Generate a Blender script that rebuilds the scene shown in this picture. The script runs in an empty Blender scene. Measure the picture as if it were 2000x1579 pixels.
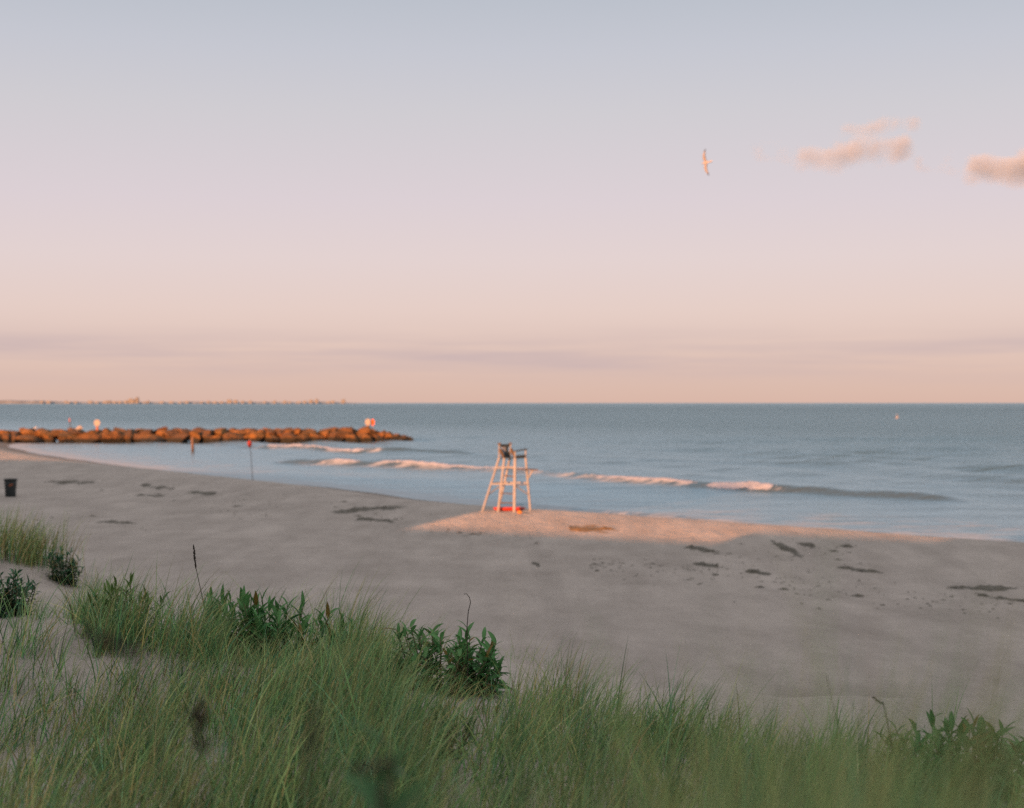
import bpy, math, random
import numpy as np
from mathutils import Vector, noise as mnoise
random.seed(7)
R = math.radians
C = bpy.context.scene.collection
SC = bpy.context.scene

# ------------------------------------------------------------------ constants of the place
EYE = 5.67            # camera height over the sea
F = 2778.0            # focal length in photo pixels (50 mm on a 36 mm wide frame, 2000 px)
EXPO = 1.45
SUN_EL = 9.0
SUN_AZ = 30.0         # light travels this far to the right of straight ahead
sa, ca = math.sin(R(SUN_AZ)), math.cos(R(SUN_AZ))

# ------------------------------------------------------------------ small numpy noise
def _hash(ix, iy, seed):
    h = (ix.astype(np.int64) * 374761393 + iy.astype(np.int64) * 668265263 + seed * 974711) & 0x7fffffff
    h = ((h ^ (h >> 13)) * 1274126177) & 0x7fffffff
    h = (h ^ (h >> 16)) & 0xffff
    return h / 65535.0

def vnoise(x, y, seed=0):
    x = np.asarray(x, float); y = np.asarray(y, float)
    ix, iy = np.floor(x), np.floor(y)
    fx, fy = x - ix, y - iy
    fx = fx * fx * (3 - 2 * fx); fy = fy * fy * (3 - 2 * fy)
    a = _hash(ix, iy, seed); b = _hash(ix + 1, iy, seed)
    c = _hash(ix, iy + 1, seed); d = _hash(ix + 1, iy + 1, seed)
    return (a + (b - a) * fx) * (1 - fy) + (c + (d - c) * fx) * fy - 0.5

def fbm(x, y, seed=0, oct=3):
    r = 0; a = 1.0
    for o in range(oct):
        r = r + a * vnoise(np.asarray(x) * 2 ** o, np.asarray(y) * 2 ** o, seed + o * 17)
        a *= 0.5
    return r

def sstep(a, b, x):
    t = np.clip((np.asarray(x, float) - a) / (b - a), 0, 1)
    return t * t * (3 - 2 * t)

# ------------------------------------------------------------------ shoreline and terrain
SHORE = np.array([(3000, -2380), (200, -92), (60, 22), (30, 47), (19.9, 55.3), (15, 59.9), (11.4, 63.5), (5, 69.6),
                  (0, 74.2), (-4.4, 82), (-9.8, 91), (-18.8, 104.3), (-29.8, 118.6), (-42.6, 140), (-57, 166), (-66, 185),
                  (-69, 197), (-92, 228), (-145, 275), (-400, 465), (-3200, 2500)], float)

def poly_dist(x, y, P):
    """distance to a polyline, signed: positive on its left-hand (land) side when walked right to left"""
    x = np.asarray(x, float); y = np.asarray(y, float)
    best = np.full(x.shape, 1e18); sign = np.ones(x.shape); tt = np.zeros(x.shape)
    acc = 0.0
    for i in range(len(P) - 1):
        ax, ay = P[i]; bx, by = P[i + 1]
        dx, dy = bx - ax, by - ay
        L2 = dx * dx + dy * dy
        t = np.clip(((x - ax) * dx + (y - ay) * dy) / L2, 0, 1)
        ex, ey = x - (ax + t * dx), y - (ay + t * dy)
        d2 = ex * ex + ey * ey
        m = d2 < best
        best = np.where(m, d2, best)
        sign = np.where(m, np.where(dx * ey - dy * ex > 0, 1.0, -1.0), sign)
        tt = np.where(m, acc + t * math.sqrt(L2), tt)
        acc += math.sqrt(L2)
    return np.sqrt(best) * sign, tt, acc

def shore_s(x, y):
    return poly_dist(x, y, SHORE)[0]

_ps = np.arange(-400, 160, 0.5)
_pz = np.interp(_ps, [-400, -60, -15, 0, 3, 6.0, 8.0, 17, 27, 38, 60, 120], [-12, -4, -1.2, 0, 0.36, 0.84, 0.97, 0.50, 0.70, 1.15, 1.5, 1.8])
_k = np.exp(-(np.arange(-12, 13) * 0.5 / 2.6) ** 2); _k /= _k.sum()
_pzs = np.convolve(np.pad(_pz, 12, 'edge'), _k, 'valid')
_m = sstep(3.5, 9.0, _ps); _pz = _pz * (1 - _m) + _pzs * _m
def terrain(x, y):
    x = np.asarray(x, float); y = np.asarray(y, float)
    s = shore_s(x, y)
    s = s + 0.7 * fbm(x / 6.0, y / 6.0, 5, 2) * sstep(60, 20, np.abs(s))
    p = sa * x + ca * y; q = ca * x - sa * y
    z = np.interp(s, _ps, _pz)
    z = z + 0.05 * fbm(x / 2.2, y / 2.2, 11, 3) * sstep(1, 6, s) + 0.10 * fbm(x / 9, y / 9, 31, 2) * sstep(2, 9, s)
    sh = np.interp(q, [-30, -17, -13.5, -11, -7, 0], [5, 4.2, 2.6, 1.2, 0, 0])
    pe = p - sh + 1.3 * fbm(x / 3.0, y / 3.0, 3, 2)
    t = sstep(18.0, 6.8, pe)
    top = 3.93 + 0.34 * fbm(x / 2.6, y / 2.6, 21, 3) + 0.05 * fbm(x / 0.6, y / 0.6, 22, 2)
    top = top + 0.62 * np.exp(-((x - 0.25) ** 2 + (y - 0.3) ** 2) / 2.3 ** 2)
    return z * (1 - t) + top * t

def tz(x, y):
    return float(terrain(np.array([x]), np.array([y]))[0])

_ds = np.concatenate([np.arange(2.0, 30, 0.03), np.arange(30, 260, 0.12)])
def at(px, py):
    """where the line of sight through a photo pixel meets the ground"""
    x = (px - 1000) / F * _ds
    zr = EYE - (py - 787) / F * _ds
    g = np.maximum(terrain(x, _ds), 0.0)
    k = np.argmax(g >= zr)
    return float(x[k]), float(_ds[k]), float(g[k])

# ------------------------------------------------------------------ mesh helpers
def mesh_np(name, V, Q, mat=None, parent=None, smooth=True, colors=None, attrs=None):
    me = bpy.data.meshes.new(name)
    V = np.asarray(V, np.float32); Q = np.asarray(Q, np.int32)
    n = Q.shape[1]
    me.vertices.add(len(V)); me.vertices.foreach_set('co', V.ravel())
    me.loops.add(Q.size); me.loops.foreach_set('vertex_index', Q.ravel())
    me.polygons.add(len(Q)); me.polygons.foreach_set('loop_start', np.arange(len(Q), dtype=np.int32) * n)
    me.update(calc_edges=True)
    if smooth: me.polygons.foreach_set('use_smooth', np.ones(len(Q), bool))
    if colors is not None:
        a = me.color_attributes.new('col', 'FLOAT_COLOR', 'POINT')
        c4 = np.ones((len(V), 4), np.float32); c4[:, :3] = colors
        a.data.foreach_set('color', c4.ravel())
    for k, v in (attrs or {}).items():
        a = me.attributes.new(k, 'FLOAT', 'POINT'); a.data.foreach_set('value', np.asarray(v, np.float32))
    me.validate()
    return link(name, me, mat, parent)

def link(name, me, mat, parent=None):
    o = bpy.data.objects.new(name, me); C.objects.link(o)
    if mat: me.materials.append(mat)
    if parent: o.parent = parent
    return o

class MB:
    def __init__(s): s.v = []; s.f = []; s.c = []
    def add(s, v, f, col=None):
        b = len(s.v); s.v += [tuple(a) for a in v]; s.f += [tuple(i + b for i in q) for q in f]
        s.c += [col or (1, 1, 1)] * len(v)
    def box(s, c, d, rot=None, taper=1.0, col=None):
        x, y, z = (a / 2 for a in d); v = []
        for k in (-1, 1):
            t = taper if k > 0 else 1
            for i, j in ((-1, -1), (1, -1), (1, 1), (-1, 1)):
                p = Vector((i * x * t, j * y * t, k * z))
                if rot is not None: p = rot @ p
                v.append(p + Vector(c))
        s.add(v, [(3, 2, 1, 0), (4, 5, 6, 7), (0, 1, 5, 4), (1, 2, 6, 5), (2, 3, 7, 6), (3, 0, 4, 7)], col)
    def bar(s, a, b, w, h=None, up=(0, 0, 1), col=None):
        """squared timber from a to b, with chamfered edges"""
        a = Vector(a); b = Vector(b); h = h or w
        d = (b - a).normalized(); side = d.cross(Vector(up))
        if side.length < 1e-4: side = d.cross(Vector((1, 0, 0)))
        side.normalize(); u = side.cross(d)
        c = 0.18 * min(w, h)
        prof = [(-w/2+c, -h/2), (w/2-c, -h/2), (w/2, -h/2+c), (w/2, h/2-c), (w/2-c, h/2), (-w/2+c, h/2), (-w/2, h/2-c), (-w/2, -h/2+c)]
        v = [e + side * x + u * y for e in (a, b) for x, y in prof]
        f = [(i, (i + 1) % 8, 8 + (i + 1) % 8, 8 + i) for i in range(8)] + [tuple(range(7, -1, -1)), tuple(range(8, 16))]
        s.add(v, f, col)
    def tube(s, pts, rad, n=8, col=None):
        pts = [Vector(p) for p in pts]; v = []; f = []
        for i, p in enumerate(pts):
            d = (pts[min(i + 1, len(pts) - 1)] - pts[max(i - 1, 0)]).normalized()
            a = d.cross(Vector((0.3, 1, 0.2))).normalized(); b = d.cross(a)
            r = rad[i] if hasattr(rad, '__len__') else rad
            v += [p + (a * math.cos(2 * math.pi * k / n) + b * math.sin(2 * math.pi * k / n)) * r for k in range(n)]
        for i in range(len(pts) - 1):
            f += [(i*n+k, i*n+(k+1) % n, (i+1)*n+(k+1) % n, (i+1)*n+k) for k in range(n)]
        f += [tuple(range(n - 1, -1, -1)), tuple(range((len(pts)-1)*n, len(pts)*n))]
        s.add(v, f, col)
    def prism(s, poly, M, th, col=None):
        """flat outline (x, z) given thickness th along y, placed by matrix M"""
        n = len(poly)
        v = [M @ Vector((x, y, z)) for y in (-th / 2, th / 2) for x, z in poly]
        s.add(v, [tuple(range(n)), tuple(range(2*n-1, n-1, -1))] + [(i, n+i, n+(i+1) % n, (i+1) % n) for i in range(n)], col)
    def build(s, name, mat, parent=None, smooth=False, colors=False):
        me = bpy.data.meshes.new(name); me.from_pydata(s.v, [], s.f); me.update()
        import bmesh
        bm = bmesh.new(); bm.from_mesh(me); bmesh.ops.recalc_face_normals(bm, faces=bm.faces); bm.to_mesh(me); bm.free()
        if smooth: me.polygons.foreach_set('use_smooth', [True] * len(me.polygons))
        if colors:
            a = me.color_attributes.new('col', 'FLOAT_COLOR', 'POINT')
            a.data.foreach_set('color', [x for c in s.c for x in (*c, 1)])
        return link(name, me, mat, parent)

def tag(o, label=None, cat=None, group=None, kind=None):
    if label: o['label'] = label
    if cat: o['category'] = cat
    if group: o['group'] = group
    if kind: o['kind'] = kind
    return o

def thing(name, loc, label, cat, group=None):
    o = bpy.data.objects.new(name, None); C.objects.link(o); o.location = loc
    o.empty_display_size = 0.2
    return tag(o, label, cat, group)

# ------------------------------------------------------------------ materials
def new_mat(name):
    m = bpy.data.materials.new(name); m.use_nodes = True
    nt = m.node_tree; nt.nodes.clear()
    out = nt.nodes.new('ShaderNodeOutputMaterial')
    return m, nt, out

def N(nt, kind, **kw):
    n = nt.nodes.new('ShaderNode' + kind)
    for k, v in kw.items():
        if k in n.inputs: n.inputs[k].default_value = v
        else: setattr(n, k, v)
    return n

def ramp(nt, fac, stops):
    r = N(nt, 'ValToRGB'); e = r.color_ramp.elements
    while len(e) > 1: e.remove(e[-1])
    e[0].position = stops[0][0]; e[0].color = (*stops[0][1], 1)
    for p, c in stops[1:]:
        k = e.new(p); k.color = (*c, 1)
    nt.links.new(fac, r.inputs[0]); return r.outputs[0]

def mixc(nt, fac, a, b):
    m = nt.nodes.new('ShaderNodeMix'); m.data_type = 'RGBA'
    for s, v in ((0, fac), (6, a), (7, b)):
        if hasattr(v, 'links') or isinstance(v, bpy.types.NodeSocket): nt.links.new(v, m.inputs[s])
        else: m.inputs[s].default_value = v if s == 0 else (*v, 1)
    return m.outputs[2]

def mth(nt, op, a, b=None, c=None):
    m = N(nt, 'Math', operation=op)
    for i, v in enumerate((a, b, c)):
        if v is None: continue
        if isinstance(v, bpy.types.NodeSocket): nt.links.new(v, m.inputs[i])
        else: m.inputs[i].default_value = v
    return m.outputs[0]

def coords(nt, scale=(1, 1, 1), rot=(0, 0, 0), kind='Object'):
    t = N(nt, 'TexCoord'); m = N(nt, 'Mapping'); m.inputs['Scale'].default_value = scale; m.inputs['Rotation'].default_value = rot
    nt.links.new(t.outputs[kind], m.inputs[0]); return m.outputs[0]

def noise_t(nt, vec, scale, detail=4, rough=0.55):
    n = N(nt, 'TexNoise'); n.inputs['Scale'].default_value = scale; n.inputs['Detail'].default_value = detail
    n.inputs['Roughness'].default_value = rough; nt.links.new(vec, n.inputs['Vector']); return n.outputs[0]

def plain(name, col, rough=0.6, var=0.25, scale=6, bump=0.0, metal=0.0):
    """a weathered plain surface: mottled colour, fine relief"""
    m, nt, out = new_mat(name)
    b = N(nt, 'BsdfPrincipled', Roughness=rough, Metallic=metal)
    v = coords(nt); n = noise_t(nt, v, scale, 5, 0.65)
    lo = tuple(c * (1 - var) for c in col); hi = tuple(min(1, c * (1 + var)) for c in col)
    nt.links.new(ramp(nt, n, [(0.3, lo), (0.7, hi)]), b.inputs['Base Color'])
    if bump:
        bp = N(nt, 'Bump', Strength=bump, Distance=0.02); nt.links.new(noise_t(nt, v, scale * 5, 4), bp.inputs['Height'])
        nt.links.new(bp.outputs[0], b.inputs['Normal'])
    nt.links.new(b.outputs[0], out.inputs[0]); return m

def foliage_mat(name, rough=0.5, trans=0.3, spec=0.3):
    m, nt, out = new_mat(name)
    a = N(nt, 'Attribute', attribute_name='col')
    b = N(nt, 'BsdfPrincipled', Roughness=rough); b.inputs['Specular IOR Level'].default_value = spec
    t = N(nt, 'BsdfTranslucent'); mx = N(nt, 'MixShader'); mx.inputs[0].default_value = trans
    nt.links.new(a.outputs[0], b.inputs['Base Color']); nt.links.new(a.outputs[0], t.inputs[0])
    nt.links.new(b.outputs[0], mx.inputs[1]); nt.links.new(t.outputs[0], mx.inputs[2]); nt.links.new(mx.outputs[0], out.inputs[0])
    return m

def vcol_mat(name, rough=0.7):
    m, nt, out = new_mat(name)
    a = N(nt, 'Attribute', attribute_name='col'); b = N(nt, 'BsdfPrincipled', Roughness=rough)
    v = coords(nt); n = noise_t(nt, v, 9, 4)
    c = mixc(nt, mth(nt, 'MULTIPLY', n, 0.4), a.outputs[0], (0.0, 0.0, 0.0))
    nt.links.new(c, b.inputs['Base Color']); nt.links.new(b.outputs[0], out.inputs[0]); return m

def sand_mat():
    m, nt, out = new_mat('sand')
    b = N(nt, 'BsdfPrincipled', Roughness=0.92); b.inputs['Specular IOR Level'].default_value = 0.15
    v = coords(nt)
    along = coords(nt, (0.9, 0.22, 1), (0, 0, R(35 + 90)))        # stretched along the beach
    n1 = noise_t(nt, v, 0.35, 6, 0.65); n2 = noise_t(nt, along, 1.0, 6, 0.6); n3 = noise_t(nt, v, 40, 3, 0.7)
    mix = mth(nt, 'ADD', mth(nt, 'MULTIPLY', n1, 0.35), mth(nt, 'ADD', mth(nt, 'MULTIPLY', n2, 0.36), mth(nt, 'MULTIPLY', n3, 0.29)))
    dry = ramp(nt, mix, [(0.37, (0.275, 0.253, 0.235)), (0.5, (0.36, 0.335, 0.315)), (0.63, (0.45, 0.42, 0.396))])
    s = N(nt, 'Attribute', attribute_name='shore')
    wet = N(nt, 'MapRange'); wet.inputs['From Min'].default_value = 5.0; wet.inputs['From Max'].default_value = 1.5
    sw = mth(nt, 'ADD', s.outputs['Fac'], mth(nt, 'MULTIPLY', mth(nt, 'SUBTRACT', n1, 0.5), 4.0))
    nt.links.new(sw, wet.inputs[0])
    wc = mixc(nt, 1.0, dry, dry)
    col = mixc(nt, wet.outputs[0], dry, (0.165, 0.145, 0.13))
    nt.links.new(col, b.inputs['Base Color'])
    rr = N(nt, 'MapRange'); rr.inputs['To Min'].default_value = 0.92; rr.inputs['To Max'].default_value = 0.7
    nt.links.new(wet.outputs[0], rr.inputs[0]); nt.links.new(rr.outputs[0], b.inputs['Roughness'])
    # relief: footprints, ripples, grains
    vo = N(nt, 'TexVoronoi', feature='SMOOTH_F1'); vo.inputs['Scale'].default_value = 2.3; nt.links.new(v, vo.inputs['Vector'])
    f1 = noise_t(nt, v, 3.0, 5, 0.6)
    dryness = mth(nt, 'SUBTRACT', 1.0, wet.outputs[0])
    h = mth(nt, 'ADD', mth(nt, 'MULTIPLY', vo.outputs['Distance'], 0.5), mth(nt, 'ADD', mth(nt, 'MULTIPLY', f1, 0.6), mth(nt, 'MULTIPLY', n3, 0.10)))
    h = mth(nt, 'MULTIPLY', h, mth(nt, 'ADD', 0.2, mth(nt, 'MULTIPLY', dryness, 0.8)))
    bp = N(nt, 'Bump', Strength=1.0, Distance=0.22); nt.links.new(h, bp.inputs['Height']); nt.links.new(bp.outputs[0], b.inputs['Normal'])
    nt.links.new(b.outputs[0], out.inputs[0]); return m

def sea_mat():
    m, nt, out = new_mat('sea_water')
    s = N(nt, 'Attribute', attribute_name='shore')
    foam_a = N(nt, 'Attribute', attribute_name='foam')
    v = coords(nt, (1, 1, 1), (0, 0, R(-39)))
    # body colour by depth: sandy and milky in the shallows, teal outside
    d = N(nt, 'MapRange'); d.inputs['From Min'].default_value = 0; d.inputs['From Max'].default_value = -150
    nt.links.new(s.outputs['Fac'], d.inputs[0])
    body = ramp(nt, d.outputs[0], [(0.0, (0.05, 0.07, 0.085)), (0.2, (0.04, 0.065, 0.08)), (0.5, (0.03, 0.06, 0.075)), (1.0, (0.02, 0.055, 0.072))])
    va = coords(nt, (0.30, 1.0, 1), (0, 0, R(-39)))
    w1 = noise_t(nt, va, 0.30, 5, 0.6); w2 = noise_t(nt, va, 1.6, 5, 0.65); w3 = noise_t(nt, v, 0.02, 3, 0.5)
    h = mth(nt, 'ADD', mth(nt, 'MULTIPLY', w1, 1.5), mth(nt, 'MULTIPLY', w2, 0.42))
    bp = N(nt, 'Bump', Strength=1.0, Distance=0.55); nt.links.new(h, bp.inputs['Height'])
    calm = N(nt, 'MapRange'); calm.inputs['From Min'].default_value = -170; calm.inputs['From Max'].default_value = -12; calm.inputs['To Min'].default_value = 1.0; calm.inputs['To Max'].default_value = 0.30
    nt.links.new(s.outputs['Fac'], calm.inputs[0]); nt.links.new(calm.outputs[0], bp.inputs['Strength'])
    df = N(nt, 'BsdfDiffuse'); nt.links.new(body, df.inputs[0]); nt.links.new(bp.outputs[0], df.inputs['Normal'])
    gl = N(nt, 'BsdfGlossy', Roughness=0.24); nt.links.new(bp.outputs[0], gl.inputs['Normal']); gl.inputs[0].default_value = (0.67, 0.875, 0.985, 1)
    fr = N(nt, 'Fresnel', IOR=1.33); nt.links.new(bp.outputs[0], fr.inputs['Normal'])
    b = N(nt, 'MixShader'); off = N(nt, 'MapRange'); off.inputs['From Min'].default_value = -90; off.inputs['From Max'].default_value = -900; off.inputs['To Min'].default_value = 0.95; off.inputs['To Max'].default_value = 0.70
    nt.links.new(s.outputs['Fac'], off.inputs[0]); nt.links.new(mth(nt, 'MULTIPLY', fr.outputs[0], off.outputs[0]), b.inputs[0]); nt.links.new(df.outputs[0], b.inputs[1]); nt.links.new(gl.outputs[0], b.inputs[2])
    fo = N(nt, 'BsdfDiffuse'); fo.inputs[0].default_value = (0.38, 0.42, 0.47, 1)
    fn = noise_t(nt, coords(nt, (0.35, 1.0, 1), (0, 0, R(-39))), 0.9, 7, 0.68)
    fk = N(nt, 'MapRange'); fk.inputs['From Min'].default_value = 0.50; fk.inputs['From Max'].default_value = 0.66
    nt.links.new(mth(nt, 'ADD', fn, mth(nt, 'MULTIPLY', mth(nt, 'SUBTRACT', foam_a.outputs['Fac'], 0.5), 0.42)), fk.inputs[0])
    fac = mth(nt, 'MULTIPLY', fk.outputs[0], mth(nt, 'MINIMUM', mth(nt, 'MULTIPLY', foam_a.outputs['Fac'], 2.0), 0.85))
    mx = N(nt, 'MixShader'); nt.links.new(fac, mx.inputs[0]); nt.links.new(b.outputs[0], mx.inputs[1]); nt.links.new(fo.outputs[0], mx.inputs[2])
    nt.links.new(mx.outputs[0], out.inputs[0]); return m

def rock_mat():
    m, nt, out = new_mat('jetty_rock')
    g = N(nt, 'NewGeometry'); sx = N(nt, 'SeparateXYZ'); nt.links.new(g.outputs['Position'], sx.inputs[0])
    oi = N(nt, 'ObjectInfo'); tc = N(nt, 'TexCoord')
    n = noise_t(nt, g.outputs['Position'], 0.9, 6, 0.65); n2 = noise_t(nt, g.outputs['Position'], 0.28, 4)
    dry = ramp(nt, n, [(0.34, (0.022, 0.010, 0.005)), (0.5, (0.165, 0.066, 0.017)), (0.68, (0.27, 0.12, 0.04))])
    dry = mixc(nt, mth(nt, 'MULTIPLY', n2, 0.5), dry, (0.13, 0.105, 0.02))
    dry = mixc(nt, mth(nt, 'MULTIPLY', mth(nt, 'POWER', oi.outputs['Random'], 2.0), 0.75), dry, (0.045, 0.03, 0.022))
    b = N(nt, 'BsdfPrincipled', Roughness=0.85)
    z = mth(nt, 'ADD', sx.outputs[2], mth(nt, 'MULTIPLY', mth(nt, 'SUBTRACT', n, 0.5), 0.7))
    wet = N(nt, 'MapRange'); wet.inputs['From Min'].default_value = 0.75; wet.inputs['From Max'].default_value = 0.45; nt.links.new(z, wet.inputs[0])
    nt.links.new(mixc(nt, wet.outputs[0], dry, (0.010, 0.013, 0.010)), b.inputs['Base Color'])
    bp = N(nt, 'Bump', Strength=1.0, Distance=0.35); nt.links.new(noise_t(nt, g.outputs['Position'], 2.5, 5, 0.7), bp.inputs['Height']); nt.links.new(bp.outputs[0], b.inputs['Normal'])
    nt.links.new(b.outputs[0], out.inputs[0]); return m

def weed_mat(name, c1, c2):
    m, nt, out = new_mat(name)
    v = coords(nt); n = noise_t(nt, v, 7, 5, 0.7)
    b = N(nt, 'BsdfPrincipled', Roughness=0.7); nt.links.new(ramp(nt, n, [(0.35, c1), (0.65, c2)]), b.inputs['Base Color'])
    bp = N(nt, 'Bump', Strength=1.0, Distance=0.06); nt.links.new(noise_t(nt, v, 22, 4, 0.7), bp.inputs['Height']); nt.links.new(bp.outputs[0], b.inputs['Normal'])
    nt.links.new(b.outputs[0], out.inputs[0]); return m

def foam_mat():
    m, nt, out = new_mat('breaker_foam')
    v = coords(nt); n = noise_t(nt, v, 2.2, 6, 0.7)
    b = N(nt, 'BsdfPrincipled', Roughness=0.8); nt.links.new(ramp(nt, n, [(0.3, (0.20, 0.245, 0.33)), (0.6, (0.29, 0.35, 0.46))]), b.inputs['Base Color'])
    bp = N(nt, 'Bump', Strength=0.9, Distance=0.12); nt.links.new(noise_t(nt, v, 5, 5, 0.7), bp.inputs['Height']); nt.links.new(bp.outputs[0], b.inputs['Normal'])
    nt.links.new(b.outputs[0], out.inputs[0]); return m

M = dict(
    sand=sand_mat(), sea=sea_mat(), rock=rock_mat(), foam=foam_mat(), grass=foliage_mat('grass_blades', 0.6, 0.42, 0.10),
    leaf=foliage_mat('broad_leaves', 0.5, 0.25, 0.2), vcol=vcol_mat('tinted'),
    stem=plain('plant_stems', (0.10, 0.085, 0.045), 0.8), dry=plain('dry_stalks', (0.032, 0.023, 0.018), 0.9),
    wood=plain('white_timber', (0.205, 0.235, 0.27), 0.75, 0.2, 3, 0.3), dark=plain('dark_boards', (0.028, 0.042, 0.05), 0.6, 0.3, 5, 0.2),
    brown=plain('brown_arms', (0.055, 0.042, 0.028), 0.7, 0.3, 5, 0.2),
    red=plain('red_plastic', (0.34, 0.025, 0.01), 0.4, 0.12, 4), orange=plain('orange_plastic', (0.42, 0.17, 0.02), 0.4, 0.12, 4),
    bin=plain('black_plastic', (0.010, 0.016, 0.018), 0.5, 0.3, 3), sticker=plain('orange_sticker', (0.30, 0.075, 0.02), 0.6),
    white=plain('white_paint', (0.27, 0.27, 0.275), 0.6, 0.1, 4), post=plain('weathered_post', (0.13, 0.09, 0.065), 0.85, 0.3, 4, 0.4),
    pole=plain('dark_pole', (0.03, 0.03, 0.03), 0.6), weed=weed_mat('dark_seaweed', (0.05, 0.047, 0.038), (0.15, 0.14, 0.115)),
    weed_lit=weed_mat('sunlit_seaweed', (0.11, 0.065, 0.02), (0.22, 0.15, 0.07)),  # lit copy of the seaweed: sunlight put into the colour of one patch
    wall=plain('pale_render', (0.55, 0.5, 0.45), 0.8, 0.1, 0.5), glass=plain('dark_glass', (0.03, 0.04, 0.05), 0.12, 0.2, 1),
    roof=plain('grey_roof', (0.14, 0.13, 0.13), 0.85), town=plain('far_town_walls', (0.155, 0.185, 0.22), 0.9, 0.2, 0.02),  # town walls tinted toward the sky, standing in for haze
    shoreveg=plain('far_shore', (0.12, 0.155, 0.195), 0.95, 0.3, 0.01),  # shore colour set near the sky's, haze painted in
)

# ------------------------------------------------------------------ beach: one sheet
def axis(parts):
    return np.unique(np.round(np.concatenate(parts), 4))
def geo(a, b, n):
    return np.sign(a) * np.geomspace(abs(a), abs(b), n)

def grid(xs, ys, zf):
    X, Y = np.meshgrid(xs, ys); x = X.ravel(); y = Y.ravel()
    z = zf(x, y)
    nx, ny = len(xs), len(ys)
    i = (np.arange(ny - 1)[:, None] * nx + np.arange(nx - 1)[None, :]).ravel()
    Q = np.stack([i, i + 1, i + nx + 1, i + nx], 1)
    return np.stack([x, y, z], 1), Q

xs = axis([geo(-110, -4000, 26), np.arange(-110, -12, 0.9), np.arange(-12, 9, 0.11), np.arange(9, 60, 0.6), geo(60, 4000, 30)])
ys = axis([geo(-30, -4000, 24), np.arange(-30, -3, 1.5), np.arange(-3, 24, 0.13), np.arange(24, 80, 0.4), np.arange(80, 250, 1.2), geo(250, 4000, 24)])
V, Q = grid(xs, ys, terrain)
sh = shore_s(V[:, 0], V[:, 1])
tag(mesh_np('beach', V, Q, M['sand'], attrs={'shore': sh}), 'wide pale sand beach sloping from the grassy dune to the sea', 'beach', kind='structure')

# ------------------------------------------------------------------ sea: one sheet with swell and breaking crests
CREST = [  # world polylines of the breakers, right to left, with height
    (np.array([(27, 79.5), (23.5, 83.8), (17.2, 91), (13.5, 93.8), (9.7, 99.2), (6, 103.6), (2, 113), (-4.5, 120), (-12, 127), (-16.9, 130), (-24, 136)], float), 0.46, 2.4, 0.75),
    (np.array([(-2, 155), (-8.7, 160), (-16.7, 165), (-24, 171), (-31.5, 178), (-38, 184)], float), 0.45, 2.4, 0.8),
    (np.array([(12.5, 66.5), (8.5, 69.7), (5.2, 73.0), (0, 78.5), (-4, 84)], float), 0.16, 1.2, 0.5),
    (np.array([(60, 112), (42, 122), (24, 133), (8, 143), (-4, 150)], float), 0.26, 3.5, 1.8),
    (np.array([(75, 140), (45, 158), (20, 172), (2, 184)], float), 0.2, 4.0, 2.2),
    (np.array([(40, 84), (30, 92), (20, 103), (10, 113)], float), 0.16, 2.5, 1.2),
]
def chaikin(P, k=3):
    for _ in range(k):
        a = P[:-1] * 0.75 + P[1:] * 0.25; b = P[:-1] * 0.25 + P[1:] * 0.75
        P = np.concatenate([P[:1], np.stack([a, b], 1).reshape(-1, 2), P[-1:]])
    return P
CREST = [(chaikin(P, 2 if k < 2 else 1), h, a, b) for k, (P, h, a, b) in enumerate(CREST)]
def sea_z(x, y):
    s = shore_s(x, y)
    amp = sstep(-4, -30, s) * sstep(-420, -150, s)
    ph = s / 10.5 * 2 * math.pi + 5 * vnoise(x / 26, y / 26, 71)
    z = amp * (0.20 * np.sin(ph) * (0.7 + 1.4 * vnoise(x / 17, y / 17, 72)) + 0.15 * fbm(x / 6, y / 6, 73, 3) + 0.07 * fbm(x / 2.6, y / 2.6, 74, 2))
    for P, h, wsea, wland in CREST:
        d, t, L = poly_dist(x + 0.8 * vnoise(x / 6, y / 6, 77), y, P)
        prof = np.where(d < 0, np.exp(-(d / wsea) ** 2), np.exp(-(d / wland) ** 2))
        endf = sstep(0, 6, t) * sstep(L, L - 6, t)
        z = z + h * prof * endf * (0.85 + 0.5 * vnoise(t / 3.5, t * 0, 78))
    return z
xs = axis([geo(-110, -36000, 34), np.arange(-110, -40, 0.8), np.arange(-40, 45, 0.45), np.arange(45, 90, 0.9), geo(90, 36000, 36)])
ys = axis([geo(-40, -6000, 16), np.arange(-40, 48, 4), np.arange(48, 190, 0.45), np.arange(190, 260, 0.9), geo(260, 36000, 44)])
V, Q = grid(xs, ys, lambda x, y: np.where(y < 262, sea_z(x, y) * sstep(258, 235, y) * sstep(110, 85, np.abs(x)), 0))
cz = V[Q].mean(1)
keep = shore_s(cz[:, 0], cz[:, 1]) < 14
Q = Q[keep]
sh = shore_s(V[:, 0], V[:, 1])
fo = 0.85 * np.exp(-np.abs(sh + 1.0) / 3.0) + 0.40 * np.exp(-((sh + 8) / 7) ** 2)
for P, h, a_, b_ in CREST[:2]:
    d, t, L = poly_dist(V[:, 0], V[:, 1], P)
    fo = fo + np.where(d > 0, np.exp(-(d / 3.5) ** 2) * 0.6, np.exp(-(d / 1.0) ** 2) * 0.2) * sstep(8, 18, t) * sstep(L, L - 12, t)
tag(mesh_np('sea', V, Q, M['sea'], attrs={'shore': sh, 'foam': np.clip(fo, 0, 1)}), 'calm grey blue sea with low swell reaching the horizon', 'sea', kind='structure')

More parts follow.
